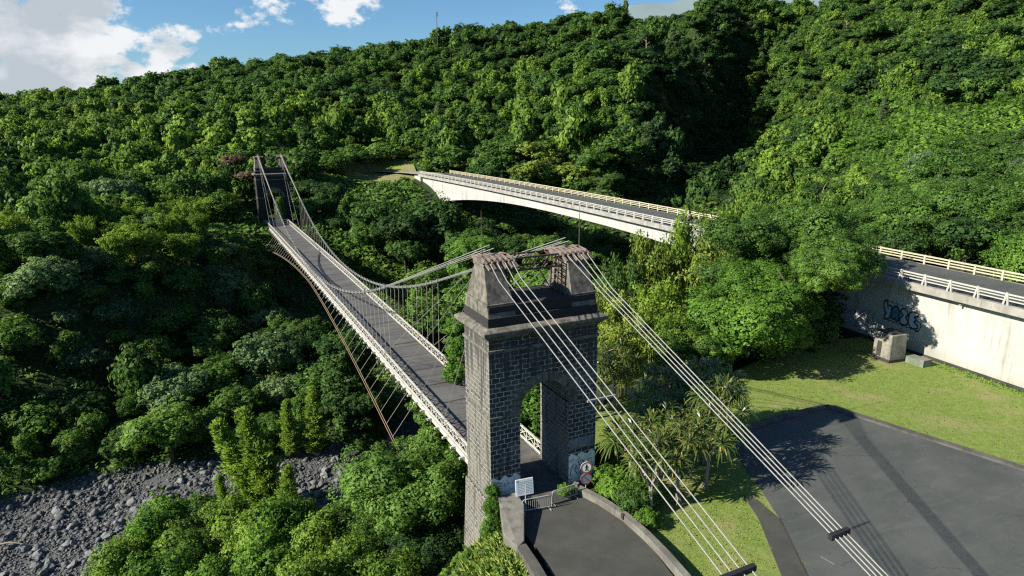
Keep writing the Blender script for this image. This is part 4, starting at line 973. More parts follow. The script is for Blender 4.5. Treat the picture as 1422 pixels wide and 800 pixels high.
def casuarina(seed, nbr, nf, leaf):
    """soft conical plume, height 1 from the ground"""
    g = np.random.default_rng(seed); V = []
    for i in range(nbr):
        z = .04 + .94 * (i + g.uniform()) / nbr; an = g.uniform(0, 2 * math.pi); L = (.17 * (1 - z) ** .7 + .025) * g.uniform(.6, 1.25) * (0.55 + .45 * min(1, z / .2))
        d = np.array([math.cos(an), math.sin(an), g.uniform(.5, 1.1)]); s = g.uniform(.1, 1, nf)[:, None]
        q = np.array([0, 0, z]) + unit(d[None])[0] * L * s * 1.2 + g.normal(size=(nf, 3)) * .016
        ax = unit(d + g.normal(size=(nf, 3)) * .45); sz = (leaf * g.uniform(.6, 1.4, nf))[:, None]
        bb_ = unit(np.cross(ax, g.normal(size=(nf, 3)))) * sz * .16
        cn = unit(np.array([d[0] * .55, d[1] * .55, .8]) + g.normal(size=(nf, 3)) * .35)
        V.append(np.concatenate([np.stack([q - ax * sz * .5, q + bb_, q + ax * sz * .5, q - bb_], 1).reshape(-1, 3), np.repeat(cn, 4, 0)], 1))
    return np.concatenate(V)
def rosette(g, c, axis, n, L, w):
    """sword leaves as two-piece bent strips (7 verts -> quads)"""
    V = []
    ax = unit(np.asarray(axis, float)[None])[0]; a = unit(np.cross(ax, [0.3, .8, .1])[None])[0]; b = np.cross(ax, a)
    for i in range(n):
        an = i * 2.399 + g.uniform(-.2, .2); el = g.uniform(-.25, 1.25); r = a * math.cos(an) + b * math.sin(an)
        d = unit((r * math.cos(el) + ax * math.sin(el))[None])[0]; sd = unit(np.cross(d, ax)[None])[0] * w * g.uniform(.8, 1.2); l = L * g.uniform(.7, 1.1)
        p0 = c + d * .08; p1 = c + d * l * .55 + np.array([0, 0, .03 * l]); p2 = c + d * l * .85 + np.array([0, 0, -.13 * l]); p3 = c + d * l * .98 + np.array([0, 0, -.34 * l])
        cn = unit((d * .5 + np.array([0, 0, .9]))[None])[0]
        V += [np.concatenate([k_, cn]) for k_ in (p0 - sd * .7, p0 + sd * .7, p1 + sd, p1 - sd, p1 - sd, p1 + sd, p2 + sd * .7, p2 - sd * .7, p2 - sd * .7, p2 + sd * .7, p3 + sd * .08, p3 - sd * .08)]
    return np.array(V)

def trunk_mesh(seed, name='trunk', nb=5, r0=.055, m=None, spread=.55):
    """tapered trunk with limbs: unit height, limbs fan out above .55"""
    g = random.Random(seed); b = MB(); pts = [(0, 0, -.06)]; x = y = 0
    for k in range(1, 6): x += g.uniform(-.03, .03); y += g.uniform(-.03, .03); pts.append((x, y, k / 5))
    b.tube(pts, [r0 * 1.5, r0 * 1.1, r0 * .95, r0 * .8, r0 * .65, r0 * .35], 7)
    for k in range(nb):
        an = 2 * math.pi * k / nb + g.uniform(-.4, .4); z = g.uniform(.5, .85); l = g.uniform(.3, spread)
        i = int(z * 5); p = pts[min(5, i)]
        b.tube([(p[0], p[1], z), (p[0] + math.cos(an) * l * .5, p[1] + math.sin(an) * l * .5, z + l * .40), (p[0] + math.cos(an) * l, p[1] + math.sin(an) * l, z + l * .62)], [r0 * .5, r0 * .33, r0 * .12], 5)
    return b.mesh(name, m or M_BARK, True)
def crown_mesh(name, v, m): return np_mesh(name, v, quads_of(v), m)

TRUNKS = [trunk_mesh(i) for i in range(4)]
def leafset(fn, n, m, *a, **k): return [crown_mesh('crown', fn(100 + 17 * i, *a, **k), m) for i in range(n)]
# detail levels: near (leaf ~0.3 m), middle, far
BROAD_N = [lobed(100 + i, 10, 22, 95, .036, cl=.30, spread=.6) for i in range(2)]
BROAD_M = [lobed(120 + i, 9, 15, 34, .075, cl=.32, spread=.62) for i in range(3)]
BROAD_F = [lobed(140 + i, 7 + i % 3, 11, 12, .135, cl=.34, spread=.5 + .07 * i, flat=.65 + .08 * (i % 3)) for i in range(6)]
FLAT_M = [lobed(160 + i, 9, 10, 34, .085, flat=.5, spread=.66) for i in range(2)]
VINE_N = [vined(200 + i, 9, 17, 26, .060) for i in range(2)]
VINE_M = [vined(220 + i, 9, 13, 14, .105) for i in range(3)]
VINE_F = [vined(240 + i, 8, 10, 8, .15) for i in range(6)]
BAM_N = [bambooed(300 + i, 38, 350, .085) for i in range(2)]
BAM_M = [bambooed(320 + i, 26, 170, .125) for i in range(3)]
CASU_N = [casuarina(400 + i, 190, 60, .036) for i in range(3)]
MESHES = {}
def cm(vs, i, m):
    key = (id(vs), i, m.name)
    if key not in MESHES:
        v = vs[i]; v = v[0] if isinstance(v, tuple) else v
        MESHES[key] = crown_mesh('crown', v, m)
    return MESHES[key]
def culm_mesh(vs, i):
    key = ('culm', id(vs), i)
    if key not in MESHES:
        b = MB()
        for p in vs[i][1]: b.tube([tuple(q) for q in p], [.016, .015, .014, .013, .012, .010, .008, .006, .003], 4)
        MESHES[key] = b.mesh('culms', M_CULM, True)
    return MESHES[key]
M_CULM = paint('bamboo_culm', (.16, .17, .05), (.26, .24, .09), (.20, .15, .08), .5)

def H(x, y): return float(height(x, y)[0])
def tree(name, x, y, zc, r, vs, i, m, label, cat='tree', group=None, rz=None, sz=1.0, tm=None, zg=None, skirt=True):
    """a tree of crown radius r with its crown centred at height zc"""
    zg = H(x, y) - .1 if zg is None else zg
    o = empty(name, (x, y, zg), rnd.uniform(0, 6.28) if rz is None else rz, label, cat, group)
    hc = max(zc - zg, .3 * r)
    if False and any(vs is k_ for k_ in (BROAD_N, BROAD_M)) and hc < 6 * r: sz = min(hc / r * .85, sz * 1.7)
    tw = max(1.2, min(hc, 9)) * (.9 if hc < 6 else .55); place('trunk', TRUNKS[rnd.randrange(4)] if tm is None else tm, o, scale=(tw, tw, hc * .9))
    place('crown', cm(vs, i, m), o, (0, 0, hc), 0, (r, r, r * sz))
    z = hc - r * .8; k_ = 0
    while skirt and z > .35 * r and k_ < 6:
        k_ += 1; place('lower_crown', cm(vs, i, m), o, (rnd.uniform(-.3, .3) * r, rnd.uniform(-.3, .3) * r, z), rnd.uniform(0, 6), (r * rnd.uniform(.8, 1.05), r * rnd.uniform(.8, 1.05), r)); z -= r * .8
    return o
def simple(name, x, y, zc, r, mesh, label, cat='tree', group=None, sz=1.0):
    o = empty(name, (x, y, zc - r * sz), rnd.uniform(0, 6.28), label, cat, group); place('crown', mesh, o, (0, 0, r * sz), 0, (r * rnd.uniform(.9, 1.1), r * rnd.uniform(.9, 1.1), r * sz)); return o
def bamboo(x, y, zt, r, vs, i, m, label, group=None, sz=1.0):
    zg = H(x, y) - .1; o = empty('bamboo_clump', (x, y, zg), rnd.uniform(0, 6.28), label, 'bamboo', group)
    s = (zt - zg) / 2.4
    place('foliage', cm(vs, i, m), o, (0, 0, 1.3 * s), 0, (r, r, s)); place('culms', culm_mesh(vs, i), o, (0, 0, 1.3 * s), 0, (r, r, s))
    return o
TAKEN = []     # footprints already planted by hand
def T(name, u, v, z, r, vs, i, m, label, cat='tree', group=None, dist=None, sz=1.0, **k):
    p = at_z(u, v, z) if dist is None else at_t(u, v, dist)
    TAKEN.append((p[0], p[1], r * .8)); return tree(name, p[0], p[1], p[2], r, vs, i, m, label, cat, group, sz=sz, **k)

# -------- trees planted one by one
T('broadleaf_tree', 580, 672, -5.5, 6.3, BROAD_N, 0, L_MID, 'big round-crowned tree in the gorge hugging the sunlit flank of the near stone tower')
T('broadleaf_tree', 640, 690, -9, 4.6, BROAD_N, 1, L_MID, 'lower dark tree squeezed between the big round tree and the foot of the near tower')
T('broadleaf_tree', 505, 742, -10, 4.0, BROAD_N, 1, L_MID, 'small tree below the big round tree at the edge of the boulder bed')
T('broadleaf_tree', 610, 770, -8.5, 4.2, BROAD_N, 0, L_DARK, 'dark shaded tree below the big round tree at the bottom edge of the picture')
T('broadleaf_tree', 1015, 452, 4.2, 6.6, BROAD_N, 0, L_BRIGHT, 'large glossy dense-leaved tree casting its shadow on the lawn', zg=-.4)
T('broadleaf_tree', 1062, 405, 6.5, 5.2, BROAD_N, 1, L_BRIGHT, 'glossy dense tree leaning against the back of the large lawn tree')
T('broadleaf_tree', 1078, 455, 3.0, 3.9, BROAD_N, 1, L_BRIGHT, 'glossy dense tree reaching the ground at the right of the large lawn tree', zg=-.4)
T('broadleaf_tree', 950, 475, 3.4, 3.4, BROAD_N, 1, L_MID, 'small tree filling the gap left of the large glossy lawn tree')
TAKEN += [(38, 14, 4.5), (45, 13, 3)]
tree('broadleaf_tree', 37.5, 14.2, 5.0, 4.8, BROAD_N, 0, L_MID, 'spreading tree shading the scribbled end of the white bridge wall', zg=-.4)
def leaning(x, y, dx, dy, *a, **k):
    o = tree('broadleaf_tree', x, y, *a, rz=0.0, zg=-.4, skirt=False, **k)
    for c in o.children:
        if c.name.startswith('crown'): c.location.x += dx; c.location.y += dy
        else: c.rotation_euler = (-dy * .05, dx * .05, 0)
leaning(41.5, 16.5, 3.0, -3.2, 9.4, 3.4, BROAD_N, 1, L_MID, 'light crown overhanging the scribbled end of the white bridge wall')
for x_, y_, r_, lab in ((42.5, 15.6, 2.4, 'dark shrub at the foot of the trees beside the scribbled wall end'), (46.5, 17.0, 2.4, 'dark shrub against the lower left end of the white wall'), (38.5, 12.0, 2.0, 'low shrub in the deep shade between the lawn trees')): tree('shrub', x_, y_, r_ * .5, r_, BROAD_M, 1, L_MID, lab, 'shrub', sz=1.1, zg=-.5)
for u_, v_, r_, lab in ((1138, 474, 1.9, 'dark leafy shrub at the edge of the shade below the tall wall-side trees'), (1118, 486, 1.5, 'low shrub where the lawn shade meets the glossy trees')):
    p = at_z(u_, v_, -.4); tree('shrub', p[0], p[1], r_ * .5, r_, BROAD_M, 2, L_MID, lab, 'shrub', sz=1.25, zg=-.5)
leaning(38.6, 13.2, 2.2, -4.2, 9.8, 3.4, BROAD_N, 1, L_MID, 'tall tree whose shadow covers the graffiti on the white wall')
leaning(43.5, 16.0, 2.9, -4.2, 7.4, 1.8, BROAD_N, 0, L_YEL, 'small leafy bough hanging before the white wall above the old block')
T('broadleaf_tree', 1100, 322, 0, 6.4, BROAD_N, 0, L_MID, 'pale broad tree between the lawn trees and the road bridge', dist=84)
T('broadleaf_tree', 1045, 335, 0, 5.2, BROAD_N, 1, L_MID, 'pale tree rising between the bamboo and the glossy lawn trees', dist=80)
TAKEN.append((46.5, 12.7, 3.7))
leaning(42.6, 17.6, 3.9, -4.9, 10.4, 4.6, BROAD_N, 1, L_MID, 'pale green tree at the point where the road bridge reappears')
bl = [(905, 345, 11.5, 5.0, 92, 'tall feathery bamboo directly right of the tower saddle'), (960, 310, 13.0, 5.0, 98, 'tall yellow-green bamboo standing before the vanishing end of the road bridge'), (1035, 290, 14.5, 5.6, 104, 'tallest feathery bamboo crowned by a bare white culm'),
      (865, 375, 8.5, 4.0, 78, 'bamboo close behind the right pinnacle of the near tower'), (1000, 345, 11, 5.0, 90, 'bamboo above the large glossy lawn tree'), (915, 415, 7.2, 3.8, 70, 'yellowish bamboo between two stay cables and the lawn tree'),
      (848, 420, 5.8, 3.2, 64, 'bamboo growing beside the right edge of the near tower cornice'), (1078, 318, 11.5, 4.8, 100, 'bamboo right of the bare white culm'), (872, 462, 4.2, 3.0, 58, 'low bamboo behind the four cables right of the tower'), (930, 455, 5.2, 3.0, 64, 'low yellow bamboo touching the left side of the glossy lawn tree')]
for n_, (u, v, zt, r, dist, lab) in enumerate(bl):
    p = at_t(u, v, dist); TAKEN.append((p[0], p[1], r * .7))
    bamboo(p[0], p[1], p[2] + r * .62, r, BAM_N, n_ % 2, (L_BAM if n_ in (1, 2, 5, 9) else L_YEL) if n_ != 3 else L_MID, lab)
def plume(u, v, dist, dx, lab, m):
    p = at_t(u, v, dist); o = MB(); pts = []
    for k in range(9):
        a = k / 8; pts.append((p[0] + dx * a * a, p[1] - .2 * a, p[2] + 4.2 * a - 2.6 * a ** 3))
    o.tube(pts, [.05, .05, .045, .04, .035, .03, .02, .015, .01], 5)
    for k in range(5, 9):
        for j in range(5):
            q = Vector(pts[k]); o.tube([q, q + Vector((rnd.uniform(-.4, .4) + dx * .1, rnd.uniform(-.4, .4), rnd.uniform(-.05, .5)))], .014, 3)
    tag(o.build('dead_bamboo_culm', m), lab, 'bamboo culm')
plume(1025, 295, 103, -2.8, 'bare white bamboo culm arching above the bamboo grove', M_PBARK)
plume(1142, 268, 128, 3.6, 'yellow bamboo culm arching over the bushes behind the road bridge', M_CULM)

# pandanus: trunk, forked limbs and rosettes of sword leaves
def pandanus(x, y, zg, seed, h, nros, spread, label, group=None, lean=(0, 0)):
    g = np.random.default_rng(seed); o = empty('pandanus', (x, y, zg), 0, label, 'pandanus', group); b = MB(); V = []
    fork = np.array([lean[0] * .5, lean[1] * .5, h * .5])
    b.tube([(0, 0, -.1), tuple(fork * .5 + np.array([.05, 0, 0])), tuple(fork)], [.19, .14, .13], 7)
    for k in range(5): an = 2 * math.pi * k / 5; b.tube([(0, 0, .75), (math.cos(an) * .4, math.sin(an) * .4, -.1)], [.05, .04], 4)
    for k in range(nros):
        an = 2.399 * k + g.uniform(-.3, .3); rr_ = spread * math.sqrt((k + .4) / nros); e = fork + np.array([math.cos(an) * rr_ + lean[0] * .5, math.sin(an) * rr_ + lean[1] * .5, h * (.62 - .35 * (rr_ / spread) ** 2) + g.uniform(-.2, .3)])
        b.tube([tuple(fork), tuple((fork + e) / 2 + np.array([0, 0, -.15])), tuple(e)], [.10, .08, .07], 5)
        V.append(rosette(g, e, (e - fork) * .5 + np.array([0, 0, 1.1]), 46, g.uniform(1.15, 1.5), .055))
        # hanging dead leaves under each head
        V2 = rosette(g, e - np.array([0, 0, .1]), (0, 0, -1), 10, .9, .05); V.append(V2)
    b.build('trunk', M_PBARK, o, True); v = np.concatenate(V); place('crown', crown_mesh('crown', v, L_PAND), o)
    return o
pands = [((8.6, -5.6), 4.0, 7, 1.6, 'pandanus with a thick pale trunk standing nearest the stone wall', (.8, 1.0)), ((11.4, -5.0), 4.2, 8, 1.8, 'pandanus with a bare pale trunk in the middle of the lawn group', (.3, .9)), ((14.2, -4.4), 4.6, 10, 2.2, 'low branching pandanus beside the pavement edge', (.8, .4)),
         ((12.6, -1.6), 4.6, 9, 2.0, 'tallest pandanus in the centre of the lawn group', (0, .3)), ((16.6, -1.6), 5.6, 12, 2.5, 'pandanus whose shadow falls across the car park', (.5, .2)), ((10.0, -1.8), 3.9, 7, 1.6, 'pandanus behind the bushes of the stone wall', (-.2, .5)),
         ((15.2, 1.8), 5.4, 10, 2.1, 'rear pandanus at the corner of the car park kerb', (.4, .2)), ((18.8, 1.4), 5.6, 11, 2.4, 'outermost pandanus overhanging the car park kerb', (.5, 0)),
         ((13.0, 8.6), 5.2, 8, 1.9, 'tall pandanus half in shadow beyond the small lawn patch', (.2, .1)), ((16.2, 9.6), 5.0, 8, 1.9, 'dark shaded pandanus under the bamboo edge', (.2, 0)), ((10.9, 9.9), 4.6, 7, 1.6, 'pandanus pressed against the right flank of the near tower', (0, .2))]
for n_, ((x, y), h, nr, sp_, lab, ln) in enumerate(pands): pandanus(x, y, -.34, 500 + n_, h, nr, sp_, lab, None, ln)
p = at_z(838, 490, 5); o = MB(); 
for k in range(7): o.tube([(p[0], p[1], p[2]), (p[0] + .8 + .2 * k, p[1] - .3, p[2] + .3 - .25 * k), (p[0] + 1.6 + .35 * k, p[1] - .5, p[2] + .1 - .6 * k)], [.05, .04, .015], 4)
o.tube([(p[0], p[1], -2), (p[0], p[1], p[2])], [.12, .06], 5); tag(o.build('dead_branch', M_PBARK), 'bare pale dead branches beside the right edge of the near tower', 'branch')

# shrubs by the stone wall and in front of the gate
SH = [((8.05, -2.6), 1.25, 'round leafy shrub directly behind the stone wall and the round signs'), ((8.2, -4.4), 1.3, 'leafy shrub behind the bend of the stone wall'), ((8.4, -1.1), 1.2, 'shrub between the round signs and the lawn'), ((9.6, -3.6), 1.5, 'broad shrub under the first pandanus'), ((7.9, -6.2), .85, 'low shrub at the foot of the stone wall near the pandanus trunk'), ((10.0, 1.0), 1.3, 'shrub beside the right pier of the near tower')]
for n_, ((x, y), r, lab) in enumerate(SH): tree('shrub', x, y, -.4 + r * .75, r, BROAD_M, n_ % 3, L_MID if n_ % 2 else L_BRIGHT, lab, 'shrub', sz=1.1, zg=-.45)
tree('shrub', 4.9, -1.3, .55, .62, BROAD_M, 0, L_BRIGHT, 'small bright shrub growing through the crowd barrier at the gate', 'shrub', zg=0.0)
for n_, (x, y, z, r, lab) in enumerate(((-.35, -1.0, .5, .75, 'upright bright shrub before the whitewashed left pier'), (-.1, -.45, 1.3, .5, 'upper sprays of a bright shrub on the left pier foot'), (-.75, -2.2, -.2, .85, 'bright weedy bush at the top of the grassy bank'))):
    tree('shrub', x, y, z, r, BROAD_M, n_, L_BRIGHT, lab, 'shrub', sz=1.3, zg=H(x, y) if n_ != 1 else 0)

# river side: casuarinas, bushes
def casu(u, v, z, h, i, lab, lean=0.0, wd=1.0):
    p = at_z(u, v, z); zg = H(p[0], p[1]); o = empty('casuarina', (p[0], p[1], zg), rnd.uniform(0, 6), lab, 'casuarina'); TAKEN.append((p[0], p[1], 1.5)); o.rotation_euler = (lean * .3, lean, rnd.uniform(0, .4))
    place('crown', cm(CASU_N, i, L_CASU), o, (0, 0, 0), 0, (h * 1.05 * wd, h * 1.05 * wd, h)); MBt = place('trunk', TRUNKS[i], o, scale=(h * .10, h * .10, h * .8))
casu(384, 708, -21.6, 14.5, 0, 'tallest soft yellow-green casuarina rising from the boulder bed', -.17, .95)
casu(366, 704, -21.6, 13.5, 1, 'leaning casuarina left of the tallest one', -.30, .9)
casu(404, 640, -21.6, 8.5, 2, 'slender casuarina right of the tallest one', .02)
casu(438, 636, -21.6, 10.0, 0, 'narrow pointed casuarina standing alone under the bridge side', .03)
casu(318, 716, -21.8, 6.0, 2, 'short casuarina in front of the leaning pair', -.1)
casu(398, 722, -21.5, 7.5, 1, 'bushy young casuarina at the feet of the tallest one', .1, 1.1)
casu(330, 740, -20.5, 5.0, 0, 'low casuarina bush at the edge of the creeper slope', .05)
for n_, (u, v, z, r, mm, lab) in enumerate(((275, 706, -20, 2.8, L_MID, 'round bush standing alone on the boulders'), (245, 545, -14.5, 5.0, L_BLUE, 'feathery grey-green tree at the foot of the shaded cliff'), (215, 595, -18, 4.6, L_BLUE, 'mid green tree below the feathery grey-green tree'), (285, 600, -18.5, 4.2, L_MID, 'leafy tree left of the casuarinas on the far river edge'), (175, 620, -19, 3.8, L_MID, 'bushy tree on the far river edge'),
        (330, 560, -16, 4.0, L_MID, 'tree behind the leaning casuarina'), (440, 520, -14.5, 4.6, L_MID, 'tree on the shaded slope under the middle of the footbridge'), (395, 540, -16.5, 4.0, L_BLUE, 'pale tree behind the slender casuarinas'), (480, 480, -7, 4.4, L_DARK, 'dark tree under the footbridge beside its rusty wind cable'), (505, 560, -15, 3.2, L_DARK, 'dark bush at the far river edge beneath the footbridge'),
        (60, 600, -17.5, 5.0, L_MID, 'tall tree at the left border above the river'), (20, 520, -12, 5.2, L_MID, 'tree at the left border high on the far slope'), (110, 560, -15, 4.6, L_DARK, 'dark tree between the left border and the feathery tree'))):
    T('broadleaf_tree', u, v, z, r, BROAD_M if n_ % 2 else FLAT_M if n_ in (2, 6) else BROAD_M, n_ % 2, mm, lab)
# creeper covered slope in the lower left corner
vl = [(215, 735, -14.5, 3.3), (265, 775, -13, 3.2), (330, 765, -12.5, 3.4), (390, 735, -12, 3.2), (415, 735, -13.0, 2.6), (165, 790, -16, 3.0), (380, 790, -10.5, 3.2), (455, 765, -10.5, 3.2), (310, 720, -15, 2.6), (225, 815, -11.5, 3.0), (500, 800, -8.5, 2.6), (420, 830, -8, 3.0), (320, 835, -9, 3.0), (545, 810, -8, 2.4), (470, 755, -11.5, 2.4)]
vlab = ['creeper mound at the tip of the slope next to the boulders', 'creeper mound left of the bottom centre dip', 'broad creeper hump at the lower left', 'creeper arch with a dark hollow beneath', 'creeper mound just below the tallest casuarina', 'leafy creeper bush at the bottom of the boulder bed', 'bright creeper hump near the bottom edge', 'tall creeper curtain left of the dark hollow by the big round tree', 'low creeper mound behind the boulder tip', 'creeper bush cut by the bottom edge below the boulder tip',
        'low creepers at the bottom edge below the big round tree', 'creeper hump cut by the bottom edge in mid slope', 'creeper hump cut by the bottom edge left of mid slope', 'strap-leaved weeds and creepers at the bottom edge left of the tower', 'creeper bush between the curtain and the big round tree']
for n_, ((u, v, z, r), lab) in enumerate(zip(vl, vlab)):
    p = at_z(u, v, z); TAKEN.append((p[0], p[1], r))
    tree('creeper_mound', p[0], p[1], p[2], r, VINE_N, n_ % 2, L_VINE if n_ % 3 else L_BRIGHT, 'large-leaved ' + lab, 'creeper', sz=1.0)
# behind the road bridge, right
for n_, (u, v, dist, r, mm, lab) in enumerate(((1300, 305, 122, 8.6, L_MID, 'big dark broad tree overlooking the right stretch of road'), (1225, 312, 124, 6.4, L_MID, 'tree with visible limbs behind the cream railing at its left end'), (1380, 290, 118, 8.0, L_MID, 'big dark tree at the right border above the bright creeper bush'), (1345, 330, 106, 4.4, L_DARK, 'dark shaded tree just left of the bright creeper bush'), (1255, 335, 112, 4.0, L_DARK, 'small dark tree behind the cream railing'))):
    T('broadleaf_tree', u, v, 0, r, BROAD_N if r > 6 else BROAD_M, n_ % 2, mm, lab, dist=dist)
T('creeper_mound', 1408, 358, 0, 3.6, VINE_N, 0, L_BRIGHT, 'bright green creeper bush at the right border beside the cream railing', 'creeper', dist=97)
T('creeper_mound', 1436, 368, 0, 3.6, VINE_N, 1, L_BRIGHT, 'bright green creeper bush cut by the right border', 'creeper', dist=95)
# centre: in and beyond the gorge, behind the near tower
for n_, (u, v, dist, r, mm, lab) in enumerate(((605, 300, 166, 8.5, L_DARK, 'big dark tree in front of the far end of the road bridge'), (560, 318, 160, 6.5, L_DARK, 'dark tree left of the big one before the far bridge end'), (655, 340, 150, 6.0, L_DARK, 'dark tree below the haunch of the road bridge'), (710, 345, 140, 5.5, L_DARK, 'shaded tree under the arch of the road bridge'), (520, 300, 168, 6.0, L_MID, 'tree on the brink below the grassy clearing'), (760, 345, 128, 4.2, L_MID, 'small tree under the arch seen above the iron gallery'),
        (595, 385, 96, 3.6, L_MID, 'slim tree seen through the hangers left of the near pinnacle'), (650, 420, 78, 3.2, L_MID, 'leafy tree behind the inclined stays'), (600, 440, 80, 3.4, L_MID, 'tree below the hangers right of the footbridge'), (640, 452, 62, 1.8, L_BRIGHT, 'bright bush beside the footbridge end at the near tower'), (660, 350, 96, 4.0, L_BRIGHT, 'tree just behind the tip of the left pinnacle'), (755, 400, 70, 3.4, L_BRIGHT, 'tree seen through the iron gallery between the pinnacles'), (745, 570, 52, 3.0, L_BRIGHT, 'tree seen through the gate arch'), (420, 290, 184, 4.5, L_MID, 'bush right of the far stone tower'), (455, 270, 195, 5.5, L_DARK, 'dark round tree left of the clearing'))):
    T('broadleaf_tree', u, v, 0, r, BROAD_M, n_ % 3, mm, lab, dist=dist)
for (u, v, dist, r, lab) in ((530, 212, 262, 9.0, 'dense umbrella-shaped tree on the far grassy clearing'), (490, 218, 248, 7.0, 'smaller umbrella-shaped tree left on the far grassy clearing'), (455, 228, 240, 7.5, 'dark tree at the left edge of the far grassy clearing')):
    p = at_t(u, v, dist); TAKEN.append((p[0], p[1], r)); tree('broadleaf_tree', p[0], p[1], p[2] + 1.0, r, FLAT_M, 0, L_MID, lab, sz=1.25, skirt=False)
p = at_t(385, 270, 174); tree('creeper_mound', 4.6, SPAN_Y - 1.5, 3.4, 1.5, VINE_M, 0, L_MID, 'creeper hanging in the arch of the far stone tower', 'creeper', sz=2.0, zg=-.5)
# bare brown branches left of the far tower
for n_, (u, v, dist, r, lab) in enumerate(((325, 222, 205, 4.2, 'heap of bare brown branches left of the far tower top'), (345, 245, 192, 3.2, 'dry brown bush against the far tower'))):
    p = at_t(u, v, dist); TAKEN.append((p[0], p[1], r)); tree('dry_bush', p[0], p[1], p[2], r, BROAD_F, n_, L_DRY, lab, 'bush', sz=.8, zg=p[2] - r)
T('broadleaf_tree', 868, 40, 0, 13.0, [casuarina(450, 190, 40, .06)], 0, L_BLUE, 'feathery conical tree breaking the skyline below the distant mountain', dist=345, sz=.95)
TAKEN[-1] = (TAKEN[-1][0], TAKEN[-1][1], 2.0)

# ------------------------------------------------------------------ the woods
def pip(u, v, poly):
    u = np.asarray(u); v = np.asarray(v); c = np.zeros(u.shape, bool); n = len(poly)
    for i in range(n):
        (x1, y1), (x2, y2) = poly[i], poly[(i + 1) % n]
        if y1 == y2: continue
        c ^= ((y1 > v) != (y2 > v)) & (u < (x2 - x1) * (v - y1) / (y2 - y1) + x1)
    return c
CLEAR = [([(345, 214), (408, 222), (440, 300), (540, 400), (650, 500), (650, 605), (600, 592), (500, 490), (366, 350)], 186), ([(568, 238), (640, 234), (800, 262), (960, 286), (1000, 300), (990, 325), (930, 338), (860, 325), (740, 294), (655, 289), (575, 266)], 215),
         ([(1185, 332), (1422, 370), (1422, 560), (1150, 465), (1160, 400)], 130), ([(470, 268), (505, 232), (580, 232), (577, 262), (545, 296), (500, 285)], 252), ([(-20, 696), (150, 664), (320, 648), (545, 598), (560, 640), (430, 705), (240, 760), (120, 820), (-20, 820)], 97),
         ([(435, 190), (565, 190), (572, 240), (500, 262), (440, 256)], 246), ([(620, 330), (840, 330), (860, 800), (640, 800)], 55)]
MEADOW = [(1232, 138), (1262, 150), (1330, 166), (1440, 140), (1445, 196), (1330, 186), (1292, 192), (1282, 252), (1232, 264), (1244, 200)]
def zone_points(cell, t0, t1, g):
    X0, X1_, Y0_, Y1_ = -200, 400, 2, 470
    nx_, ny_ = int((X1_ - X0) / cell), int((Y1_ - Y0_) / cell)
    gx, gy = np.meshgrid(np.arange(nx_), np.arange(ny_)); gx = gx + .5 * (gy % 2)
    x = X0 + (gx + g.uniform(-.36, .36, gx.shape)) * cell; y = Y0_ + (gy + g.uniform(-.36, .36, gy.shape)) * cell
    x, y = x.ravel(), y.ravel(); tt = np.hypot(x - EYE[0], y - EYE[1]); k = (tt >= t0) & (tt < t1)
    return x[k], y[k], tt[k]
def blocked(x, y, ztop, slack=.5, n=26):
    out = np.zeros(len(x), bool)
    f = np.linspace(.12, .97, n)
    for i in range(n):
        px, py = EYE[0] + (x - EYE[0]) * f[i], EYE[1] + (y - EYE[1]) * f[i]; pz = EYE[2] + (ztop - EYE[2]) * f[i]
        out |= height(px, py) + slack > pz + 2.5
    return out
def wooded(x, y, h):
    """ground that carries woods: not water, roads, lawns or the clearing"""
    e = edge(np.clip(y, -60, 182))
    ok = ~((h < -20.9) & (y < 100) & (y > 25)) & ~((x > -6) & (x < 9.5) & (y < 17)) & ~((x > -1) & (x < 52) & (y < 15.5))
    ok &= ~((x > e - 5) & (x < e + RW + 2.5) & (y < 26)) & ~((x > e - 3) & (x < e + RW + 2) & (y > 160) & (y < 186))
    ok &= ~pip(x, y, [(30, 184), (44, 178), (58, 180), (61, 200), (58, 222), (47, 226), (36, 208)])
    ok &= ~((x > -1) & (x < 9) & (y > 140) & (y < 156)) & ~((x < -1) & (y < 34))
    return ok
HILLSIDE = []
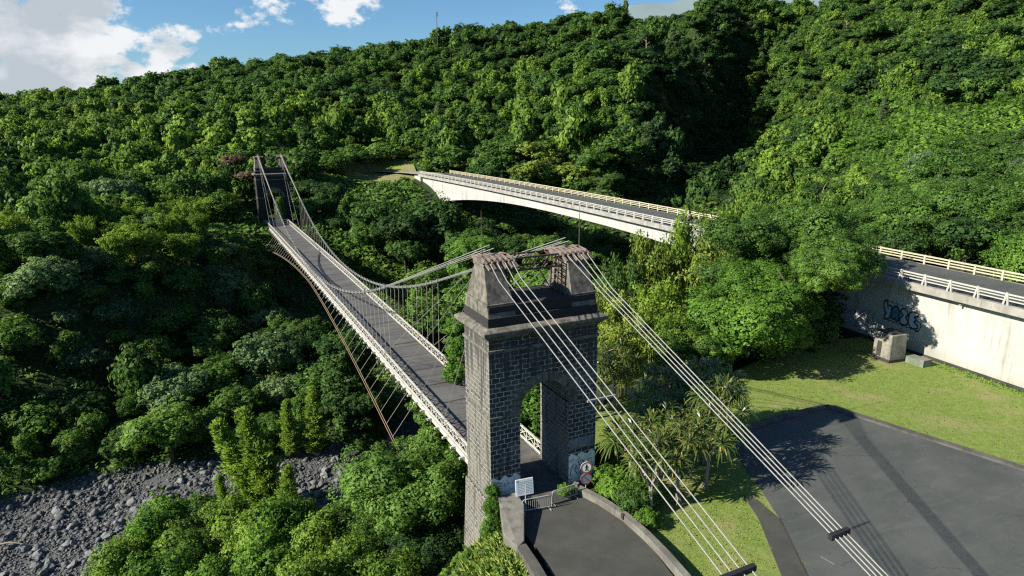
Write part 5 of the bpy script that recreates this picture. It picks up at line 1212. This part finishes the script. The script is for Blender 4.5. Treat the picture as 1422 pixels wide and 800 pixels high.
for cell, t0, t1, rlo, rhi in ((4.8, 40, 140, 2.5, 4.4), (5.4, 140, 215, 2.9, 5.2), (5.8, 215, 300, 3.2, 6.0), (6.2, 300, 480, 3.2, 5.4), (3.4, 150, 430, 2.2, 3.8)):
    x, y, tt = zone_points(cell, t0, t1, rng); h = height(x, y); r = rlo * .8 + (rhi * 1.25 - rlo * .8) * rng.uniform(size=len(x)) ** 2.2
    zc = h + r * rng.uniform(.35, .85, len(x)) + rng.uniform(0, 1.6, len(x))
    ok = wooded(x, y, h)
    if cell < 4: ok &= np.hypot(height(x + 2, y) - height(x - 2, y), height(x, y + 2) - height(x, y - 2)) > 3.4
    u, v = proj(np.stack([x, y, zc], 1)); ok &= (u > -90) & (u < 1510) & (v < 880)
    for (px, py, pr) in TAKEN: ok &= np.hypot(x - px, y - py) > pr + r * .35
    for poly, lim in CLEAR:
        hit = pip(u, v, poly)
        for k in range(8):
            a = math.pi * k / 4; rpx = r / tt * F_PX * .9; hit |= pip(u + rpx * math.cos(a), v + rpx * math.sin(a), poly)
        ok &= ~(hit & (tt < lim))
    # leave the footbridge in the sun
    ok &= ~((x < 2) & (x > -40) & (y < 139) & (y > 10) & (zc + r > -.6 + .6 * np.maximum(0, 1.2 - x - r)))
    ok &= ~((x > -5) & (x < 12.5) & (y > 10) & (y < 141) & (zc + r > -3.0))
    e = edge(np.clip(y, -60, 182)); ok &= ~((x > e - 4) & (x < e + RW + 3) & (y > 20) & (y < 178) & (zc + r > 1.5))
    idx = np.where(ok)[0]; idx = idx[~blocked(x[idx], y[idx], zc[idx] + r[idx])]
    for i in idx: HILLSIDE.append((tt[i], x[i], y[i], h[i], zc[i], r[i], u[i], v[i]))
HILLSIDE.sort()
COUNT = {}; STUFF = {}
PROTO = {'BF': BROAD_F, 'VF': VINE_F, 'BM': BROAD_M, 'VM': VINE_M}
def zone_of(x, y, u, v):
    if y < 60: return 'near'
    if x < 68 and y < 175 and v > 250: return 'farbank_left' if x < -2 else 'farbank_mid'
    if u > 1170 and 128 < v < 235: return 'meadow'
    if u > 1035: return 'right'
    if u > 885 and v > 50: return 'gully'
    if u > 560: return 'mid'
    return 'left'
ZL = {'near': 'on the brink of the near bank', 'farbank_left': 'on the far bank left of the footbridge', 'farbank_mid': 'on the far bank between the two bridges', 'meadow': 'on the bright creeper meadow at the upper right', 'right': 'on the sunlit right-hand hillside beyond the ravine',
      'gully': 'in the dark shaded ravine', 'mid': 'on the steep hillside above the road bridge', 'left': 'on the long wooded slope below the cloud'}
rr = np.random.default_rng(5)
for (tt, x, y, h, zc, r, u, v) in HILLSIDE:
    z = zone_of(x, y, u, v); q = rr.uniform()
    if tt > 140 and bool(pip(np.array([u]), np.array([v + 12]), MEADOW)[0]): continue
    if z == 'meadow':
        if q < .70: continue
        kind, m = ('shrub', L_BRIGHT) if q < .93 else ('broadleaf_tree', L_MID); r *= .62 if kind == 'shrub' else .85; zc = h + r * .6
    elif z == 'farbank_left':
        if 98 < y < 150 and zc > 1 and q < .55: kind, m = 'bamboo_clump', L_BAM
        else: kind, m = ('broadleaf_tree', L_MID if q < .42 else L_BLUE) if q < .66 or tt < 95 else ('vine_covered_tree', L_MID)
    elif z == 'farbank_mid': kind, m = ('broadleaf_tree', L_DARK if q < .45 else L_MID) if q < .8 else ('vine_covered_tree', L_MID)
    elif z == 'near': kind, m = 'broadleaf_tree', (L_MID if q < .75 else L_BLUE)
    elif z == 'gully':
        r *= .85; zc = h + r * .45; kind, m = ('broadleaf_tree', L_DARK) if q < .6 else ('vine_covered_tree', L_DARK)  # ravine trees all take the dark leaves, painting in part of its shade
    elif z == 'right' and u > 1160 and q < .75:
        r *= .66; zc = h + r * .5; kind, m = ('vine_covered_tree', L_VINE) if q < .4 else ('broadleaf_tree', L_MID)
    elif z == 'right': kind, m = ('vine_covered_tree', L_VINE if q < .3 else L_MID) if q < .5 else ('broadleaf_tree', L_MID if q < .85 else L_DARK)
    else:
        top = v < 95 + (u < 560) * 40
        if v > 205 and q < .8 and z == 'mid': kind, m = 'broadleaf_tree', (L_MID if q < .55 else L_YEL)
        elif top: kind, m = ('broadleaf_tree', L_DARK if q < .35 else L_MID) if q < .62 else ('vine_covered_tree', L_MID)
        else: kind, m = ('vine_covered_tree', L_VINE if q < .5 else L_MID) if q < .68 else ('broadleaf_tree', L_MID if q < .9 else L_DARK)
    n = COUNT.get(kind, 0)
    if kind == 'bamboo_clump':
        COUNT[kind] = n + 1; bamboo(x, y, h + rr.uniform(6, 8.5), r * 1.05, BAM_M, n % 3, m, 'yellow-green feathery bamboo on the plateau rim of the far bank left of the footbridge', 'bamboo on the far plateau rim'); continue
    lim = {'broadleaf_tree': 235, 'vine_covered_tree': 290, 'shrub': 200}[kind]
    near = tt < 215
    P_ = ('VM' if near else 'VF') if kind == 'vine_covered_tree' else ('BM' if near else 'BF')
    i = int(rr.integers(3 if near else 6)); sz = rr.uniform(.75, 1.2) if kind != 'vine_covered_tree' else rr.uniform(.85, 1.5 if tt < 290 else 1.05)
    if n < lim:
        COUNT[kind] = n + 1
        nm = {'broadleaf_tree': 'broad round-crowned tree', 'vine_covered_tree': 'tree smothered in hanging creepers', 'shrub': 'low bright green bush'}[kind]
        col = {L_DARK: 'dark green', L_MID: 'mid green', L_VINE: 'light green', L_BLUE: 'grey-green', L_YEL: 'yellow-green', L_BRIGHT: 'bright'}[m]
        lab = f'{col} {nm} {ZL[z]}' if kind != 'shrub' else f'{nm} {ZL[z]}'
        grp = f'{col} {nm}s {ZL[z]}' if kind != 'shrub' else 'bushes on the creeper meadow'
        if tt < 175 and kind == 'broadleaf_tree': tree(kind, x, y, zc, r, PROTO[P_], i, m, lab, 'tree', grp, sz=sz, zg=h)
        else: simple(kind, x, y, zc, r, cm(PROTO[P_], i, m), lab, 'shrub' if kind == 'shrub' else 'tree', grp, sz=sz)
    else:
        STUFF.setdefault(m.name, []).append((PROTO[P_][i], x, y, zc, r, sz, rr.uniform(0, 6.28)))
gv = np.random.default_rng(77); picks = [k for k in HILLSIDE if 220 < k[0] < 420 and k[6] > -20 and k[6] < 1440]
for n_, k in enumerate(gv.permutation(len(picks))[:46]):
    tt, x, y, h, zc, r, u, v = picks[int(k)]
    if n_ < 20:
        o = MB(); a = gv.uniform(0, 6); hh = zc - h + r * gv.uniform(.7, 1.2); o.tube([(0, 0, 0), (.2, .1, hh * .5), (.1, .3, hh)], [.28, .2, .07], 5)
        for j in range(5): a += 1.3; o.tube([(.15, .15, hh * (.55 + .08 * j)), (math.cos(a) * 1.5, math.sin(a) * 1.5, hh * (.68 + .08 * j))], [.11, .03], 4)
        o = o.build('dead_tree', M_PBARK); o.location = (x, y, h); tag(o, 'bare pale dead tree poking out of the hillside canopy', 'tree', 'dead trees in the hillside woods')
    elif v > 60:
        o = empty('casuarina', (x, y, h), 0, 'dark slender conical tree rising above the hillside canopy', 'casuarina', 'conical trees in the hillside woods'); hh = (zc - h) + r + gv.uniform(2, 4.5); place('crown', cm(CASU_N, n_ % 3, L_BLUE), o, (0, 0, 0), gv.uniform(0, 6), (hh * 1.5, hh * 1.5, hh))
print('woods', COUNT, {k: len(v) for k, v in STUFF.items()})
allv = []; allm = []; mats_ = []
for k, lst in STUFF.items():
    mats_.append(bpy.data.materials[k])
    for (vv, x, y, zc, r, sz, a) in lst:
        ca, sa = math.cos(a), math.sin(a); w_ = np.empty_like(vv)
        w_[:, 0] = x + r * (vv[:, 0] * ca - vv[:, 1] * sa); w_[:, 1] = y + r * (vv[:, 0] * sa + vv[:, 1] * ca); w_[:, 2] = zc + r * sz * vv[:, 2]; w_[:, 3] = vv[:, 3] * ca - vv[:, 4] * sa; w_[:, 4] = vv[:, 3] * sa + vv[:, 4] * ca; w_[:, 5] = vv[:, 5]
        allv.append(w_); allm.append(np.full(len(vv) // 4, len(mats_) - 1, np.int32))
if allv:
    v_ = np.concatenate(allv); me = np_mesh('hillside_forest', v_, quads_of(v_), mats_); me.polygons.foreach_set('material_index', np.concatenate(allm))
    tag(place('hillside_forest', me), kind='stuff')

# undergrowth between the trees, one leafy carpet
def carpet(name, n, box, size, m, cond, seed, lift=1.0, asp=.7):
    g = np.random.default_rng(seed); x = g.uniform(box[0], box[1], n); y = g.uniform(box[2], box[3], n); h = height(x, y)
    ok = cond(x, y, h); x, y, h = x[ok], y[ok], h[ok]; s = g.uniform(.6, 1.3, len(x)) * size
    bump = lift * (.5 + .5 * fbm(x, y, 1.1)) + lift * .3 * g.uniform(size=len(x))
    p_ = np.stack([x, y, h + bump * .9 + .05], 1); v_ = leaf_arrays(g, p_, g.normal(size=(len(x), 3)) * .55 + np.array([-.15, -.1, 1.0]), s, asp, 0.0, g.normal(size=(len(x), 3)) * .3 + np.stack([-fbm(x + .4, y, 1.1) + fbm(x - .4, y, 1.1), -fbm(x, y + .4, 1.1) + fbm(x, y - .4, 1.1), np.ones(len(x))], 1))
    tag(place(name, np_mesh(name, v_, quads_of(v_), m)), kind='stuff')
def forest_ground(x, y, h):
    tt = np.hypot(x - EYE[0], y - EYE[1]); u, v = proj(np.stack([x, y, h + 1], 1))
    return wooded(x, y, h) & (u > -60) & (u < 1490) & (tt < 470) & (v < 900)
carpet('undergrowth', 520000, (-130, 380, 60, 440), 1.25, L_MID, lambda x, y, h: forest_ground(x, y, h) & (np.hypot(x, y) > 120), 1, 1.6)
carpet('undergrowth', 110000, (-70, 70, 30, 170), .6, L_MID, lambda x, y, h: forest_ground(x, y, h) & (np.hypot(x, y) <= 150), 2, 1.2)
def meadow(x, y, h):
    u, v = proj(np.stack([x, y, h + 1], 1)); return ~pip(u, v, MEADOW) & (u > 1165) & (u < 1480) & (v > 130) & (v < 240) & wooded(x, y, h) & (np.hypot(x, y) > 130)
carpet('creeper_carpet', 130000, (90, 330, 40, 230), .62, L_BRIGHT, meadow, 3, 2.2)
def in_meadow(x, y, h):
    u, v = proj(np.stack([x, y, h + .5], 1)); return pip(u, v, MEADOW) & wooded(x, y, h) & (np.hypot(x, y) > 120)
carpet('meadow_grass', 330000, (90, 330, 40, 230), .75, L_MEADOW, in_meadow, 9, 1.2)
def near_slope(x, y, h):
    u, v = proj(np.stack([x, y, h], 1)); return (h > -21.3) & (h < -1.0) & (y > -14) & (y < 36) & (x > -48) & (x < 1.6) & ((x < -1.9) | (y > 5)) & (u > -60)
carpet('slope_creepers', 42000, (-48, 2, -14, 36), .40, L_VINE, near_slope, 4, 1.1)
carpet('cliff_creepers', 26000, (8, 50, 12, 46), .40, L_MID, lambda x, y, h: (h < -.9) & (h > -20) & (y > 14), 6, 1.0)
# rough grass on the bank below the approach road
def blades(name, n, poly, hgt, m, seed, zf=None, w=.035):
    g = np.random.default_rng(seed); pa = np.array(poly); x = g.uniform(pa[:, 0].min(), pa[:, 0].max(), n); y = g.uniform(pa[:, 1].min(), pa[:, 1].max(), n); k = pip(x, y, poly); x, y = x[k], y[k]
    z = height(x, y) if zf is None else np.full(len(x), zf); hh = hgt * g.uniform(.4, 1.2, len(x)) * (.6 + .5 * (fbm(x, y, 2.0) * .5 + .5)); a = g.uniform(0, 6.28, len(x)); L = hh * g.uniform(.2, .8, len(x))
    p_ = np.stack([x, y, z], 1); sd = np.stack([-np.sin(a), np.cos(a), 0 * a], 1) * w; tip = p_ + np.stack([np.cos(a) * L, np.sin(a) * L, hh], 1); mid_ = p_ + np.stack([np.cos(a) * L * .3, np.sin(a) * L * .3, hh * .65], 1)
    v_ = np.stack([p_ - sd, p_ + sd, mid_ + sd * .8, tip], 1).reshape(-1, 3); v_ = np.concatenate([v_, np.tile(np.array([[-.25, -.1, .95]]), (len(v_), 1))], 1); tag(place(name, np_mesh(name, v_, quads_of(v_), m)), kind='stuff')
blades('bank_grass', 16000, [(-.45, -1.6), (-.7, -5.4), (-1.2, -9), (-1.9, -14), (-6.5, -14), (-5.0, -6), (-2.4, -.8), (-.9, -.7)], .62, L_YEL, 11)
blades('bank_weeds', 5000, [(-.5, -1.6), (-.8, -5.4), (-1.5, -11), (-6.5, -12), (-5.0, -6), (-2.2, -1.5)], .5, L_BRIGHT, 12, None, .10)
blades('lawn_edge_weeds', 2600, [(51.2, 3.2), (52.6, 3.0), (51.0, -30), (49.4, -30)], .3, L_BRIGHT, 13, -.32, .05)
blades('lawn_blades', 7000, [(14, -14), (17, -9), (21, 1), (33, 1.5), (34, -5), (37, -14), (51, -30), (52.5, 8), (44, 13), (20, 10), (9, 4), (9, -12)], .11, L_YEL, 15, -.32, .05)
blades('lawn_tufts', 9000, [(7.6, -5), (8.6, -.5), (9, 5), (20, 10), (20, 1.2), (16, -5), (14.7, -8.4), (10, -14), (7, -12)], .10, L_YEL, 14, -.32, .03)

# ------------------------------------------------------------------ river stones
def rock_mesh(seed, sub=2):
    import bmesh
    bm = bmesh.new(); bmesh.ops.create_icosphere(bm, subdivisions=sub, radius=1); g = random.Random(seed); k = [Vector((g.uniform(-1, 1), g.uniform(-1, 1), g.uniform(-1, 1))).normalized() for _ in range(9)]
    for v in bm.verts:
        d = v.co.normalized(); s = 1.0
        for kk in k: 
            e = d.dot(kk)
            if e > .62: s -= (e - .62) * .75
        v.co = d * s * (1 + .05 * g.uniform(-1, 1)); v.co.z *= .72; v.co.x *= 1.12
    me = bpy.data.meshes.new('boulder'); bm.to_mesh(me); bm.free(); me.materials.append(M_ROCK); return me
ROCKS = [rock_mesh(i) for i in range(7)]
g = np.random.default_rng(21); n = 38000
x = g.uniform(-62, 16, n); y = g.uniform(28, 66, n); h = height(x, y); u, v = proj(np.stack([x, y, h], 1))
k = (h < -20.7) & (u > -40) & (u < 590) & (v < 840); x, y, h = x[k], y[k], h[k]
size = .13 + .085 * g.pareto(2.2, len(x)); size = np.clip(size, .13, .65) * (1 + .12 * fbm(x, y, .35)); tt = np.hypot(x - EYE[0], y - EYE[1])
order = np.argsort(-(size / tt)); big = order[:290]; small = order[290:]
for i in big:
    o = place('boulder', ROCKS[int(g.integers(7))], None, (x[i], y[i], h[i] + size[i] * .28), 0, tuple(size[i] * g.uniform(.85, 1.2, 3)))
    o.rotation_euler = tuple(g.uniform(-.4, .4, 2)) + (g.uniform(0, 6.28),); tag(o, 'grey rounded boulder among the stones of the dry river bed', 'boulder', 'boulders in the river bed')
lo = [rock_mesh(50 + i, 1) for i in range(5)]; arr = []; fcs = []; base = 0
co = []; fa = []
for me in lo:
    c_ = np.empty(len(me.vertices) * 3, np.float32); me.vertices.foreach_get('co', c_); co.append(c_.reshape(-1, 3)); fa.append(np.array([list(p.vertices) for p in me.polygons], np.int32))
for i in small:
    j = int(g.integers(5)); a = g.uniform(0, 6.28); ca, sa = math.cos(a), math.sin(a); c_ = co[j] * size[i] * g.uniform(.8, 1.2, 3)
    c_ = np.stack([c_[:, 0] * ca - c_[:, 1] * sa + x[i], c_[:, 0] * sa + c_[:, 1] * ca + y[i], c_[:, 2] + h[i] + size[i] * .22], 1); arr.append(c_); fcs.append(fa[j] + base); base += len(c_)
tag(place('river_stones', np_mesh('river_stones', np.concatenate(arr), np.concatenate(fcs), M_ROCK)), kind='stuff')
o = MB(); p = at_z(0, 757, -21.6); o.tube([(p[0] - .5, p[1] + .2, p[2]), (p[0] + 1.0, p[1] - .3, p[2] + .25), (p[0] + 2.3, p[1] - 1.0, p[2] + .1)], [.10, .09, .04], 6)
tag(o.build('driftwood_log', M_PBARK), 'pale bleached driftwood lying on the boulders at the left border', 'driftwood')
for me in list(bpy.data.meshes):
    if me.users == 0: bpy.data.meshes.remove(me)
